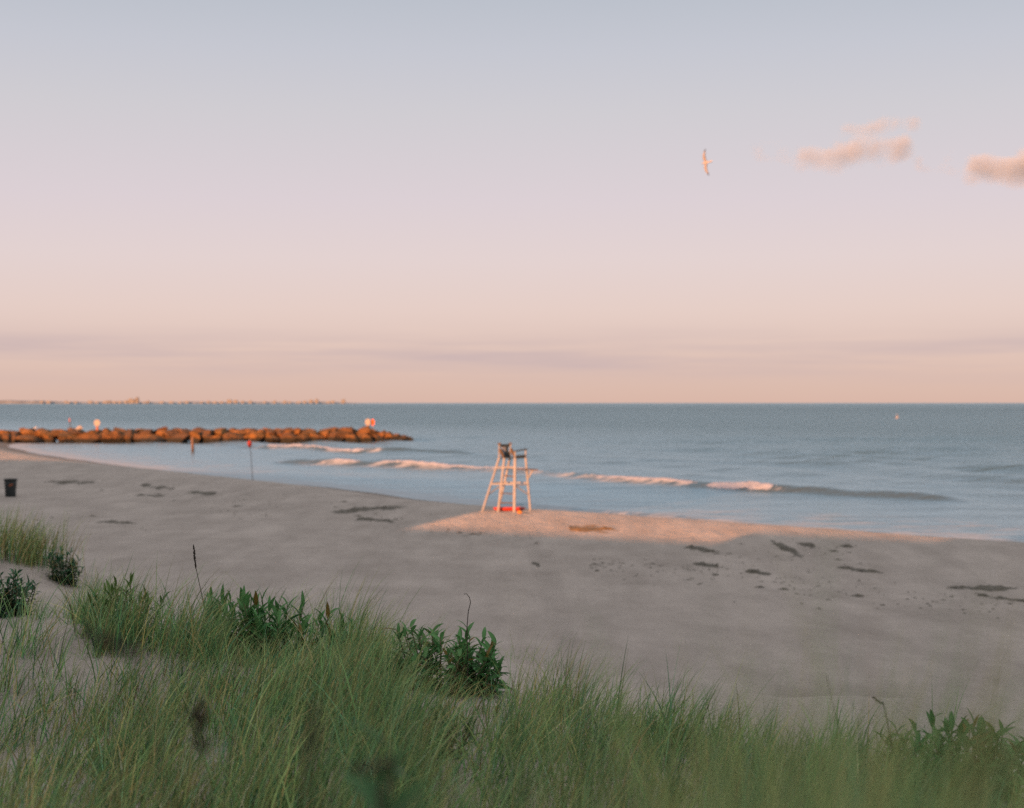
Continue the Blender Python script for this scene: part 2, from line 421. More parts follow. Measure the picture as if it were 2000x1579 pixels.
# foam rolls lying over the breaking crests
def foam_roll(P, t0, t1, width, lift, label, seed):
    seg = np.hypot(*np.diff(P, axis=0).T); acc = np.concatenate([[0], np.cumsum(seg)])
    n = int((t1 - t0) / 0.16); m = 13
    t = np.linspace(t0, t1, n)
    x = np.interp(t, acc, P[:, 0]); y = np.interp(t, acc, P[:, 1])
    dx = np.gradient(x); dy = np.gradient(y); l = np.hypot(dx, dy); nx, ny = -dy / l, dx / l     # land side
    k = np.ones(9) / 9
    nx = np.convolve(np.pad(nx, 4, 'edge'), k, 'valid'); ny = np.convolve(np.pad(ny, 4, 'edge'), k, 'valid')
    u = np.linspace(-0.35, 1.0, m)
    T, U = np.meshgrid(t, u, indexing='ij')
    end = sstep(t0, t0 + 1.6, T) * sstep(t1, t1 - 1.6, T)
    w = width * (0.75 + 0.6 * vnoise(T / 2.1, T * 0, seed) + 0.35 * vnoise(T / 0.6, T * 0, seed + 1))
    X = x[:, None] + nx[:, None] * U * w; Y = y[:, None] + ny[:, None] * U * w
    hump = np.clip(1 - ((U - 0.3) / 0.68) ** 2, -0.2, 1)
    bump = 0.75 + 0.9 * fbm(X * 1.6, Y * 1.6, seed + 2, 3)
    amp = lift * (0.8 + 0.7 * vnoise(T / 3.3, T * 0, seed + 3))
    base = np.where(U > 0.25, np.minimum(sea_z(X.ravel(), Y.ravel()).reshape(X.shape) + 0.0, 9), sea_z(X.ravel(), Y.ravel()).reshape(X.shape))
    Z = base + amp * hump * bump * end - 0.05 * (1 - end) - 0.03
    i = (np.arange(n - 1)[:, None] * m + np.arange(m - 1)[None, :]).ravel()
    Q = np.stack([i, i + m, i + m + 1, i + 1], 1)
    o = mesh_np('wave_foam', np.stack([X, Y, Z], -1).reshape(-1, 3), Q, M['foam'])
    return tag(o, label, 'foam', 'foam on the breaking waves', 'stuff')
def t_at(P, x):
    seg = np.hypot(*np.diff(P, axis=0).T); acc = np.concatenate([[0], np.cumsum(seg)])
    return float(np.interp(-x, -P[:, 0], acc))
W2, W1 = CREST[0][0], CREST[1][0]
foam_roll(W2, t_at(W2, 17.4), t_at(W2, 12.6), 0.95, 0.18, 'bright sunlit foam where the wave right of the lifeguard chair breaks', 100)
foam_roll(W2, t_at(W2, 12.9), t_at(W2, 5.6), 0.6, 0.09, 'thin pale foam line between the chair and the bright breaking crest to its right', 110)
foam_roll(W2, t_at(W2, 2.6), t_at(W2, -12.2), 0.62, 0.11, 'long straight foam line passing behind the lifeguard chair', 130)
foam_roll(W2, t_at(W2, -13.2), t_at(W2, -17.0), 0.6, 0.10, 'short foam stub left of the long foam line', 140)
foam_roll(W1, t_at(W1, -16.6), t_at(W1, -30.8), 1.0, 0.16, 'pale foam breaker running out from the dark foot of the stone jetty', 150)

# ------------------------------------------------------------------ stone jetty
def boulder(mb_v, mb_f, c, size, rnd, cuts=9):
    import bmesh
    bm = bmesh.new(); bmesh.ops.create_icosphere(bm, subdivisions=3, radius=1.0)
    off = Vector((rnd.uniform(-50, 50), rnd.uniform(-50, 50), rnd.uniform(-50, 50)))
    planes = []
    for _ in range(cuts):
        n = Vector((rnd.gauss(0, 1), rnd.gauss(0, 1), rnd.gauss(0, 0.8))).normalized(); planes.append((n, rnd.uniform(0.5, 0.78)))
    rz = rnd.uniform(-0.5, 0.5); rx = rnd.uniform(-0.25, 0.25)
    from mathutils import Matrix
    rz = rnd.uniform(-1.0, 1.0); rx = rnd.uniform(-0.35, 0.35)
    Rm = Matrix.Rotation(rz, 3, 'Z') @ Matrix.Rotation(rx, 3, 'Y')
    b = len(mb_v)
    for v in bm.verts:
        p = v.co.copy() * 1.05
        for n, d in planes:
            e = p.dot(n) - d
            if e > 0: p -= n * e * 0.99
        p *= 1 + 0.05 * mnoise.noise(p * 1.7 + off) + 0.03 * mnoise.noise(p * 4 + off)
        p = Rm @ Vector((p.x * size[0], p.y * size[1], p.z * size[2]))
        mb_v.append((p.x + c[0], p.y + c[1], p.z + c[2]))
    bm.verts.index_update()
    for f in bm.faces: mb_f.append(tuple(b + v.index for v in f.verts))
    bm.free()
def jy(x): return 202.6 + (x + 72) * (10.5 / 58)        # centre line of the jetty
rnd = random.Random(4)
jet = thing('stone_jetty', (-45, jy(-45), 0), 'long low jetty of rust brown boulders running out into the sea', 'jetty')
def add_boulder(c, size, label=None, mat=None, cuts=9, name='boulder'):
    v, f = [], []; boulder(v, f, (0, 0, 0), size, rnd, cuts)
    me = bpy.data.meshes.new(name); me.from_pydata(v, [], f); me.update()
    me.polygons.foreach_set('use_smooth', [False] * len(me.polygons))
    o = link(name, me, mat or M['rock'], jet); o.location = Vector(c) - jet.location
    if label: o['label'] = label
    return o
x = -75.5; nb = 0
while x < -20:                                            # the seaward-left front row, at the water
    w = rnd.choice((0.65, 0.85, 1.0, 1.3, 1.7))
    add_boulder((x + w, jy(x) - 2.7 + rnd.uniform(-0.35, 0.35), 0.42 + rnd.uniform(-0.25, 0.2)), (w * 1.42, rnd.uniform(1.2, 1.7), rnd.uniform(0.8, 1.25))); x += 2 * w * 0.93; nb += 1
x = -76
while x < -21.5:                                          # second row
    w = rnd.choice((0.6, 0.75, 0.95, 1.3))
    add_boulder((x + w, jy(x) - 1.5 + rnd.uniform(-0.4, 0.4), 1.10 + rnd.uniform(-0.15, 0.15)), (w * 1.45, rnd.uniform(1.0, 1.4), rnd.uniform(0.6, 0.9))); x += 2 * w * 0.98; nb += 1
x = -76
while x < -21:                                            # crest
    w = rnd.choice((0.65, 0.9, 1.1, 1.5))
    add_boulder((x + w, jy(x) + rnd.uniform(-0.3, 0.6), 1.45 + rnd.uniform(-0.10, 0.08)), (w * 1.25, rnd.uniform(1.0, 1.4), rnd.uniform(0.45, 0.62))); x += 2 * w * 1.02; nb += 1
for (bx, bz, bw) in ((-20.6, 1.25, 1.2), (-19.3, 1.0, 1.15), (-18.2, 0.75, 1.0), (-17.2, 0.5, 0.95), (-16.2, 0.28, 0.9), (-15.3, 0.08, 0.8), (-20.2, 0.45, 1.4), (-18.3, 0.3, 1.1), (-21.5, 1.5, 1.1)):
    add_boulder((bx, jy(bx) - 1.6 + rnd.uniform(-0.5, 0.3), bz), (bw, 1.1, 0.6)); nb += 1
add_boulder((-62.0, jy(-62) - 0.5, 2.05), (0.62, 0.6, 0.34), 'pale boulder on top of the jetty beside the dark pole', M['white'])
v, f = [], []
x = -120.0
while x < -17:
    hz = 1.0 if x < -22 else 1.0 - (x + 22) * 0.22
    for dy_ in ((2.6, 0.5 * hz), (1.3, 1.0 * hz), (0.2, 0.85 * hz)) + (((-1.6, 0.9), (-2.8, 0.4)) if x < -77 else ()):
        boulder(v, f, (x - jet.location.x, jy(x) + dy_[0] - jet.location.y, dy_[1]), (rnd.uniform(1.3, 1.7), 1.3, 0.8), rnd)
    x += 2.3
me = bpy.data.meshes.new('rubble_core'); me.from_pydata(v, [], f); me.update(); me.polygons.foreach_set('use_smooth', [True] * len(me.polygons))
link('rubble_core', me, M['rock'], jet)['kind'] = 'stuff'

# marker signs, pole and bird on the jetty
def board_sign(name, loc, post_h, bw, bh, shape, mb_, mp, label, cat, yaw=0.0, border=None, post_r=0.05, lean=0.0, group=None):
    t = thing(name, loc, label, cat, group)
    from mathutils import Matrix
    m = MB(); m.tube([(0, 0, -0.9), (lean * 0.5, 0, post_h * 0.5), (lean, 0, post_h + bh * 0.8)], post_r, 10); m.build('post', mp, t, True)
    Mx = Matrix.Translation((lean, -post_r - 0.02, post_h + bh / 2)) @ Matrix.Rotation(yaw, 4, 'Z')
    if shape == 'oct': poly = [(bw / 2 * math.cos(R(22.5 + 45 * k)) / math.cos(R(22.5)), bh / 2 * math.sin(R(22.5 + 45 * k)) / math.cos(R(22.5))) for k in range(8)]
    elif shape == 'round': poly = [(bw / 2 * math.cos(R(15 * k)), bh / 2 * math.sin(R(15 * k))) for k in range(24)]
    else: poly = [(bw / 2, 0), (0, bh / 2), (-bw / 2, 0), (0, -bh / 2)]
    m = MB(); m.prism(poly, Mx, 0.03); b = m.build('sign_board', mb_, t)
    for k in (-1, 1):
        m = MB(); m.bar(Mx @ Vector((-bw * 0.2, 0.028, k * bh * 0.18)), Mx @ Vector((bw * 0.2, 0.028, k * bh * 0.18)), 0.03); m.build('bracket', M['pole'], t)
    return t
def jpt(px, ztop=1.75, dy=-0.4):
    x = -40.0
    for _ in range(30): x = (px - 1000) / F * (jy(x) + dy)
    return (x, jy(x) + dy, ztop)
board_sign('warning_sign', jpt(190, 1.35, -1.2), 0.95, 0.86, 0.95, 'round', M['white'], plain('rusty_post', (0.34, 0.12, 0.05), 0.8), 'round white sign on a thick rusty post near the landward end of the jetty', 'sign', 0.1, post_r=0.15)
board_sign('warning_sign', jpt(718.5, 1.75), 0.55, 0.80, 0.98, 'oct', M['white'], plain('pink_post', (0.38, 0.2, 0.15), 0.8), 'pale sign with a thick post beside the orange one at the jetty tip', 'sign', 0.1, post_r=0.13)
board_sign('warning_sign', jpt(727.8, 1.75, -0.1), 0.50, 0.56, 0.98, 'round', plain('orange_board', (0.75, 0.16, 0.01), 0.5, 0.08), M['white'], 'narrow orange sign on a thin post at the jetty tip', 'sign', 0.3, post_r=0.045)
t = thing('marker_pole', jpt(136.5, 1.7), 'thin dark bent pole with a reddish tip standing on the jetty', 'pole')
m = MB(); m.tube([(0, 0, -0.7), (0.02, 0, 0.4), (0.05, 0, 0.8), (0.0, 0, 1.25)], 0.06, 8); m.build('pole', M['pole'], t, True)
m = MB(); m.tube([(0.0, 0, 1.2), (-0.04, 0, 1.45), (-0.05, 0, 1.75)], [0.07, 0.11, 0.05], 8); m.build('tip', plain('red_tip', (0.4, 0.14, 0.1), 0.7), t, True)

def gull_standing(loc, yaw, label):
    m = MB(); cy, sy = math.cos(yaw), math.sin(yaw)
    def rp(x, z, y=0): return (x * cy - y * sy, x * sy + y * cy, z)
    body = [(-0.30, .22, .015), (-0.2, .235, .05), (-0.08, .25, .095), (0.06, .29, .105), (0.13, .34, .08), (0.16, .41, .052), (0.175, .46, .055), (0.21, .485, .045), (0.25, .48, .012), (0.29, .47, .006)]
    m.tube([rp(a, b) for a, b, r in body], [r for a, b, r in body], 10, (0.75, 0.72, 0.68))
    m.tube([rp(0.02, .22, .03), rp(0.03, 0, .03)], 0.012, 6, (0.5, 0.35, 0.1)); m.tube([rp(0.02, .22, -.03), rp(0.03, 0, -.03)], 0.012, 6, (0.5, 0.35, 0.1))
    o = m.build('gull', M['vcol'], None, True, True); o.location = loc
    return tag(o, label, 'gull')
gull_standing(jpt(69, 1.80, -0.8), 0.9, 'pale gull standing on the boulders at the landward end of the jetty')

# wooden pile in the water, red marker on the shore
wx, wy = (377 - 1000) / F * 162, 162.0
t = thing('wooden_pile', (wx, wy, 0), 'short weathered wooden pile standing in the water before the jetty', 'pile')
m = MB(); m.tube([(-0.04, 0, 0.35), (-0.06, 0, 1.0), (-0.1, 0, 1.75)], [0.16, 0.15, 0.13], 10); m.build('shaft', M['post'], t, True)
m = MB(); m.tube([(0.05, 0, -1.8), (-0.02, 0, 0.1), (-0.04, 0, 0.345)], 0.165, 10); m.build('wet_foot', M['pole'], t, True)
gx, gy, gz = at(494, 939)
t = thing('red_marker', (gx, gy, gz), 'thin leaning pole at the waterline topped with a red oval marker', 'marker')
m = MB(); m.tube([(0, 0, -0.4), (-0.08, 0, 1.0), (-0.2, 0, 2.6)], [0.028, 0.026, 0.024], 8); m.build('pole', M['white'], t, True)
m = MB(); m.tube([(-0.2, 0, 2.08), (-0.205, 0, 2.16), (-0.21, 0, 2.3), (-0.215, 0, 2.44), (-0.22, 0, 2.52)], [0.03, 0.11, 0.15, 0.11, 0.03], 14); m.build('float', M['red'], t, True)

# buoys far out
for (px, py, s, lab) in ((1752, 814, 1.0, 'tiny white buoy far out on the sea to the right'),):
    d = EYE * F / (py + 3 - 787); o = thing('buoy', ((px - 1000) / F * d, d, 0), lab, 'buoy')
    m = MB(); m.tube([(0, 0, -0.4), (0, 0, -0.2), (0, 0, 0.25), (0, 0, 0.4)], [0.3 * s, 0.62 * s, 0.62 * s, 0.3 * s], 14); m.build('float', M['white'], o, True)
    m = MB(); m.tube([(0, 0, 0.39), (0, 0, 0.8), (0, 0, 1.3 * s + .2)], [0.2 * s, 0.12 * s, 0.1 * s], 10); m.build('mast', M['white'], o, True)

# ------------------------------------------------------------------ lifeguard chair
fx_, fy_, fz_ = at(988, 1003)
CD = 62.0
def wx_(px): return (px - 1000) / F * CD
A0 = Vector((wx_(940.2), CD)); E0 = A0 + Vector((0.70, 0.60)); C0 = A0 + Vector((1.43, -0.42)); D0 = C0 + Vector((0.72, 0.60))
A1 = Vector((wx_(974.5), CD + 0.35)); E1 = A1 + Vector((0.485, 0.42)); C1 = A1 + Vector((0.70, -0.36)); D1 = C1 + Vector((0.47, 0.42))
cx, cy = (A0.x + D0.x) / 2, (A0.y + D0.y) / 2
gz = tz(cx, cy)
chair = thing('lifeguard_chair', (cx, cy, gz), 'tall white timber lifeguard chair with a dark seat standing in the sunlit sand', 'lifeguard chair')
O = Vector((cx, cy, gz))
SEAT = EYE - (896 - 787) / F * CD                    # seat height over the sea
TOPZ = EYE - (869 - 787) / F * CD
def L3(p, z): return Vector((p.x, p.y, z)) - O
def foot(p): return L3(p, tz(p.x, p.y) - 0.12)
def legp(p0, p1, k):                                   # a point on a leg between foot (0) and seat (1)
    a, b = L3(p0, tz(p0.x, p0.y)), L3(p1, SEAT); return a.lerp(b, k)
legs = dict(A=(A0, A1), E=(E0, E1), C=(C0, C1), D=(D0, D1))
for k, (p0, p1) in legs.items():
    m = MB(); a = foot(p0); b = L3(p1, SEAT)
    d = (b - a).normalized()
    m.bar(a, b + d * 0.02, 0.115 if k == 'C' else 0.085, 0.09, (0.3, 1, 0)); m.build('leg', M['wood'], chair)
for p in (A1, E1):                                     # back posts continue the rear legs
    m = MB(); m.bar(L3(p, SEAT + 0.03), L3(p + Vector((0.01, 0)), TOPZ), 0.055, 0.055, (0.3, 1, 0)); m.build('back_post', M['wood'], chair)
    m = MB(); m.box(L3(p + Vector((0.01, 0)), TOPZ + 0.035), (0.13, 0.13, 0.066)); m.build('post_cap', M['brown'], chair)
# horizontal stretchers and braces
def mid(a, b, ka, kb, w, mat, name, h=None):
    m = MB(); m.bar(legp(*legs[a], ka), legp(*legs[b], kb), w * 0.8, (h or w) * 0.75); return m.build(name, mat, chair)
for a, b, k in (('A', 'C', 0.52), ('C', 'D', 0.50), ('E', 'D', 0.53), ('A', 'E', 0.53), ('A', 'C', 0.83)): mid(a, b, k, k, 0.05, M['wood'], 'stretcher', 0.08)
mid('A', 'E', 0.30, 0.52, 0.045, M['wood'], 'brace', 0.07); mid('D', 'C', 0.30, 0.50, 0.045, M['wood'], 'brace', 0.07)
# ladder on the near side: stringer and rungs up to leg C
bot = legp(A0, A1, 0).lerp(legp(C0, C1, 0), 0.50); top = legp(A0, A1, 1.0).lerp(legp(C0, C1, 1.0), 0.33)
bot = Vector((bot.x, bot.y, tz(bot.x + cx, bot.y + cy) - gz - 0.12))
m = MB(); m.bar(bot, top, 0.09, 0.085, (0.3, 1, 0)); m.build('ladder_stringer', M['wood'], chair)
for k in (0.17, 0.34, 0.51, 0.66, 0.81):
    m = MB(); a = bot.lerp(top, k + 0.04); b = legp(C0, C1, k); m.bar(a, b, 0.035, 0.045); m.build('rung', M['brown'], chair)
# seat, side rails, arms, back
m = MB()
for k in range(5):
    a = L3(A1, SEAT + 0.02).lerp(L3(C1, SEAT + 0.02), 0.1 + 0.2 * k); b = L3(E1, SEAT + 0.02).lerp(L3(D1, SEAT + 0.02), 0.1 + 0.2 * k)
    m.bar(a, b, 0.125, 0.035)
m.build('seat', M['dark'], chair)
m = MB(); m.bar(L3(C1, SEAT + 0.07), L3(D1, SEAT + 0.10), 0.05, 0.11); m.build('front_rail', M['dark'], chair)
ARM = SEAT + 0.30
for p in (C1, D1):
    m = MB(); m.bar(L3(p, SEAT + 0.03), L3(p, ARM + (0.06 if p is D1 else 0)), 0.06, 0.06, (0.3, 1, 0)); m.build('arm_post', M['wood'], chair)
m = MB(); m.bar(L3(C1, ARM + 0.02), L3(D1 + Vector((0.05, 0.06)), ARM + 0.10), 0.11, 0.05); m.build('guard_rail', M['dark'], chair)
for p, q in ((A1, C1), (E1, D1)):
    a = L3(p, ARM + 0.10); b = L3(p.lerp(q, 0.24), SEAT + 0.14)
    m = MB(); m.bar(a + Vector((0.03, 0, 0)), b, 0.09, 0.12); m.build('arm_bracket', M['brown'], chair)
    m = MB(); m.bar(b, L3(p.lerp(q, 0.30), SEAT + 0.04), 0.08, 0.10); m.build('arm_bracket', M['brown'], chair)
a, b = L3(A1, TOPZ - 0.05), L3(E1, TOPZ - 0.05)
m = MB(); m.bar(a.lerp(b, 0.05), b.lerp(a, 0.05), 0.04, 0.13); m.build('backrest', M['dark'], chair)
m = MB(); c = 0.70; m.bar(L3(A1.lerp(E1, c), SEAT + 0.05), L3(A1.lerp(E1, c), TOPZ - 0.11), 0.17, 0.04, (0.6, -0.5, 0)); m.build('back_slat', M['dark'], chair)
m = MB(); m.bar(L3(A1.lerp(E1, 0.48), SEAT + 0.14), L3(A1.lerp(E1, 0.95), SEAT + 0.14), 0.05, 0.27); m.build('back_slat', M['dark'], chair)
m = MB(); m.bar(L3(A1.lerp(E1, 0.28), SEAT + 0.36), L3(A1.lerp(E1, 0.62), SEAT + 0.36), 0.03, 0.26); m.build('back_board', M['wood'], chair)
# foot board in front of the seat, with its bracket
FZ = EYE - (917.5 - 787) / F * CD
fd = (C1 - A1).normalized()
fa = C1 + Vector((0.02, 0.12)); fb = D1 + Vector((0.52, -0.12))
m = MB(); m.bar(L3(fa, FZ + 0.02), L3(fb, FZ - 0.02), 0.30, 0.045); m.build('footboard', M['brown'], chair)
m = MB(); m.bar(L3(fb.lerp(fa, 0.22), FZ - 0.04), legp(D0, D1, 0.60), 0.05, 0.06); m.build('brace', M['wood'], chair)

# rescue board and float under the chair
bx, by, bz = at(995, 1004)
def hull(name, L, W, H, mat, loc, yaw, label, cat):
    n, m_ = 25, 12; v = []; f = []
    for i in range(n):
        u = -1 + 2 * i / (n - 1); w = W / 2 * max(0.0, 1 - abs(u) ** 2.6) ** 0.6; h = H / 2 * max(0.02, 1 - abs(u) ** 4) ** 0.5
        rise = 0.10 * H * 4 * u ** 4
        for k in range(m_):
            a = 2 * math.pi * k / m_
            v.append((u * L / 2, max(w, 0.004) * math.copysign(abs(math.cos(a)) ** 0.7, math.cos(a)), h * math.sin(a) + H / 2 + rise * 0.4))
    for i in range(n - 1): f += [(i*m_+k, i*m_+(k+1) % m_, (i+1)*m_+(k+1) % m_, (i+1)*m_+k) for k in range(m_)]
    f += [tuple(range(m_ - 1, -1, -1)), tuple(range((n-1)*m_, n*m_))]
    m = MB(); m.add(v, f); o = m.build(name, mat, None, True); o.location = loc; o.rotation_euler = (0, 0, yaw)
    return tag(o, label, cat)
bo = hull('rescue_board', 1.42, 0.52, 0.19, M['red'], (wx_(995.0), CD + 0.30, tz(wx_(995.0), CD + 0.3) - 0.01), 0.12, 'red rescue board lying on the sand under the lifeguard chair', 'rescue board')
fl = thing('orange_float', (wx_(1014.8), CD - 1.15, tz(wx_(1014.8), CD - 1.15)), 'small orange float lying on the sand at the foot of the lifeguard chair', 'float')
m = MB(); m.tube([(-0.11, 0, 0.06), (-0.09, 0, 0.06), (-0.03, 0, 0.065), (0.04, 0, 0.065), (0.09, 0, 0.06), (0.11, 0, 0.06)], [0.02, 0.05, 0.075, 0.075, 0.05, 0.02], 14); m.build('body', M['orange'], fl, True)
m = MB(); m.tube([(0.12, 0, 0.07), (0.22, -0.05, 0.02), (0.35, 0.05, 0.012), (0.5, 0.0, 0.012)], 0.012, 6); m.build('strap', M['dark'], fl, True)

# ------------------------------------------------------------------ litter bin
bx, by, bz = at(20.5, 970.5)
bn = thing('litter_bin', (bx, by, bz), 'black tapered litter bin with an orange sticker alone on the sand', 'bin')
m = MB(); nseg = 28
def ring(r, z): return [(r * math.cos(2*math.pi*k/nseg), r * math.sin(2*math.pi*k/nseg), z) for k in range(nseg)]
sx = by / F
rt, rb, hh = 12.2 * sx, 10.2 * sx, 35 * sx
prof = [(rb * 0.96, 0), (rb, 0.03), (rb * 1.02, hh * 0.3), (rb + (rt - rb) * 0.72, hh * 0.72), (rt * 0.97, hh * 0.92), (rt * 0.9, hh * 0.92), (rb * 0.9, 0.06)]
v = [p for r, z in prof for p in ring(r, z)]
f = [(i*nseg+k, i*nseg+(k+1) % nseg, (i+1)*nseg+(k+1) % nseg, (i+1)*nseg+k) for i in range(len(prof)-1) for k in range(nseg)]
f += [tuple(range(nseg - 1, -1, -1)), tuple(range((len(prof)-1)*nseg, len(prof)*nseg))]
m.add(v, f); m.build('body', M['bin'], bn, True)
m = MB(); prof = [(rt * 0.975, hh * 0.90), (rt * 1.07, hh * 0.90), (rt * 1.08, hh * 0.99), (rt * 1.03, hh), (rt * 0.93, hh), (rt * 0.92, hh * 0.93)]
v = [p for r, z in prof for p in ring(r, z)]
m.add(v, [(i*nseg+k, i*nseg+(k+1) % nseg, (i+1)*nseg+(k+1) % nseg, (i+1)*nseg+k) for i in range(len(prof)-1) for k in range(nseg)]); m.build('rim', M['bin'], bn, True)
m = MB(); pts = []
for (u, z) in ((-0.02, 0.60), (0.13, 0.61), (0.27, 0.67), (0.22, 0.745), (0.10, 0.73), (0.04, 0.66)):
    a = -math.pi / 2 + u / (rb) * 0.8; r = (rb + (rt - rb) * 0.72) * 1.005 + 0.004 - (0.72 - z) * 0.04
    pts.append((r * math.cos(a), r * math.sin(a), z * hh))
n6 = len(pts); inn = [(p[0] * 0.97, p[1] * 0.97, p[2]) for p in pts]
m.add(pts + inn, [tuple(range(n6))] + [(i, (i + 1) % n6, n6 + (i + 1) % n6, n6 + i) for i in range(n6)]); m.build('sticker', M['sticker'], bn)

# ------------------------------------------------------------------ seaweed patches
def weed_strip(p1, p2, th, label, mat, seed, name='seaweed_patch'):
    a = at(*p1); b = at(*p2); d = (a[1] + b[1]) / 2; g = (a[2] + b[2]) / 2
    depth = min(0.72 * th * d * d / (F * (EYE - g)), 2.4)
    A_, B_ = Vector(a[:2]), Vector(b[:2]); L = (B_ - A_).length; n = max(10, int(L / 0.1)); n = min(n, 140); m_ = max(8, min(40, int(depth / 0.07)))
    t = np.linspace(0, 1, n); u = np.linspace(-0.5, 0.5, m_); T, U = np.meshgrid(t, u, indexing='ij')
    ax = (B_ - A_) / L; wob = depth * 0.7 * vnoise(T * L / 2.2, T * 0, seed)
    X = A_.x + ax.x * T * L + 0 * U; Y = A_.y + ax.y * T * L + U * depth * 1.5 + wob
    w = 0.60 + 1.1 * vnoise(T * L / 0.9, T * 0, seed + 1)
    mask = w - 0.02 - np.abs(U) * 2 * 1.2 - 0.6 * np.abs(T - 0.5) ** 3 * 8 + 1.2 * fbm(X * 2.2, Y * 4.5, seed + 2, 4)
    H = np.clip(mask, -0.15, 0.6) * 0.13 * (0.6 + 1.4 * fbm(X * 5, Y * 5, seed + 3, 3))
    Z = terrain(X.ravel(), Y.ravel()).reshape(X.shape) + H + 0.004
    i = (np.arange(n - 1)[:, None] * m_ + np.arange(m_ - 1)[None, :]).ravel()
    Qd = np.stack([i, i + m_, i + m_ + 1, i + 1], 1)
    mk = mask.ravel()[Qd].max(1) > -0.05
    Vv = np.stack([X, Y, Z], -1).reshape(-1, 3); Qd = Qd[mk]
    if len(Qd) < 3: return
    used = np.unique(Qd); re = np.full(len(Vv), -1); re[used] = np.arange(len(used))
    c = Vv[used].mean(0); o = mesh_np(name, Vv[used] - c, re[Qd], mat); o.location = c
    return tag(o, label, 'seaweed', 'seaweed washed up on the sand')
WEED = [((96, 940), (194, 942), 7, 'long dark seaweed streak just right of the black litter bin'),
        ((360, 962), (420, 966), 7, 'compact dark seaweed clump below the red shore marker, to its left'),
        ((260, 968), (318, 971), 5, 'greenish seaweed scrap between the bin streak and the compact clump'),
        ((272, 948), (336, 956), 5, 'broken thin seaweed line above the greenish scrap'),
        ((648, 998), (792, 994), 8, 'longest dark seaweed band, lying left of the lifeguard chair'),
        ((698, 1015), (772, 1022), 6, 'ragged seaweed line below the long band left of the chair'),
        ((1112, 1032), (1206, 1033), 10, 'brown seaweed patch lit by the sun right of the chair'),
        ((1318, 1066), (1437, 1084), 9, 'slanting dark seaweed bar below the sunlit strip of sand'),
        ((1512, 1064), (1562, 1080), 17, 'thick dark seaweed heap nearest the sunlit waterline'),
        ((1556, 1062), (1592, 1068), 8, 'small arm of seaweed reaching right from the thick heap'),
        ((1632, 1068), (1672, 1072), 7, 'faint seaweed scraps right of the thick heap'),
        ((1352, 1101), (1400, 1106), 7, 'small brown seaweed tuft below the slanting bar'),
        ((1455, 1119), (1508, 1124), 9, 'olive seaweed clump with a hollow beneath it, midway down the beach'),
        ((1622, 1108), (1732, 1120), 5, 'thin straight seaweed line below the faint scraps'),
        ((1815, 1150), (1990, 1150), 8, 'long knotted seaweed line near the right edge of the photo'),
        ((1890, 1161), (2010, 1176), 6, 'slanting seaweed line below the knotted one at the right edge'),
        ((172, 1020), (268, 1024), 5, 'thin seaweed line behind the dune grass at the left'),
        ((1038, 1100), (1054, 1104), 7, 'single tiny dark seaweed clump alone on the open sand')]
for k, (p1, p2, th, lab) in enumerate(WEED):
    weed_strip(p1, p2, th, lab, M['weed_lit'] if 'brown seaweed patch' in lab else M['weed'], 300 + 7 * k)
# fine scraps along the tide lines: one object nobody could count
rr = random.Random(12); v = []; f = []
for (p1, p2, n, sp) in (((1150, 1104), (1420, 1112), 170, 5), ((1500, 1140), (1980, 1185), 260, 16), ((1400, 1075), (1700, 1085), 120, 14), ((240, 962), (560, 985), 170, 9),
                        ((640, 985), (800, 1028), 120, 9), ((840, 1030), (1060, 1052), 110, 7), ((170, 948), (420, 950), 90, 6), ((430, 1003), (530, 1006), 60, 5), ((1180, 1115), (1500, 1140), 90, 14), ((60, 1005), (300, 1030), 70, 8)):
    for _ in range(int(n * 0.55)):
        t = rr.random(); px = p1[0] + (p2[0] - p1[0]) * t; py = p1[1] + (p2[1] - p1[1]) * t + rr.gauss(0, sp)
        X, Y, Z = at(px, py)
        if Z < 0.25: continue
        s_ = rr.uniform(0.012, 0.06) * (1 + 1.5 * (rr.random() < 0.1)); yaw = rr.uniform(0, 6.3); b = len(v); k = 7
        for j in range(k):
            a = 2 * math.pi * j / k; r_ = s_ * rr.uniform(0.4, 1.2)
            ex, ey = r_ * 2.0 * math.cos(a), r_ * 0.9 * math.sin(a)
            xx, yy = X + ex * math.cos(yaw) - ey * math.sin(yaw), Y + ex * math.sin(yaw) + ey * math.cos(yaw)
            v.append((xx, yy, tz(xx, yy) - 0.004))
        v.append((X, Y, tz(X, Y) + s_ * 0.45)); f += [(b + j, b + (j + 1) % k, b + k) for j in range(k)]
m = MB(); m.add(v, f); tag(m.build('seaweed_scraps', M['weed'], None, True), 'scattered scraps of dark seaweed along the tide lines on the sand', 'seaweed', kind='stuff')

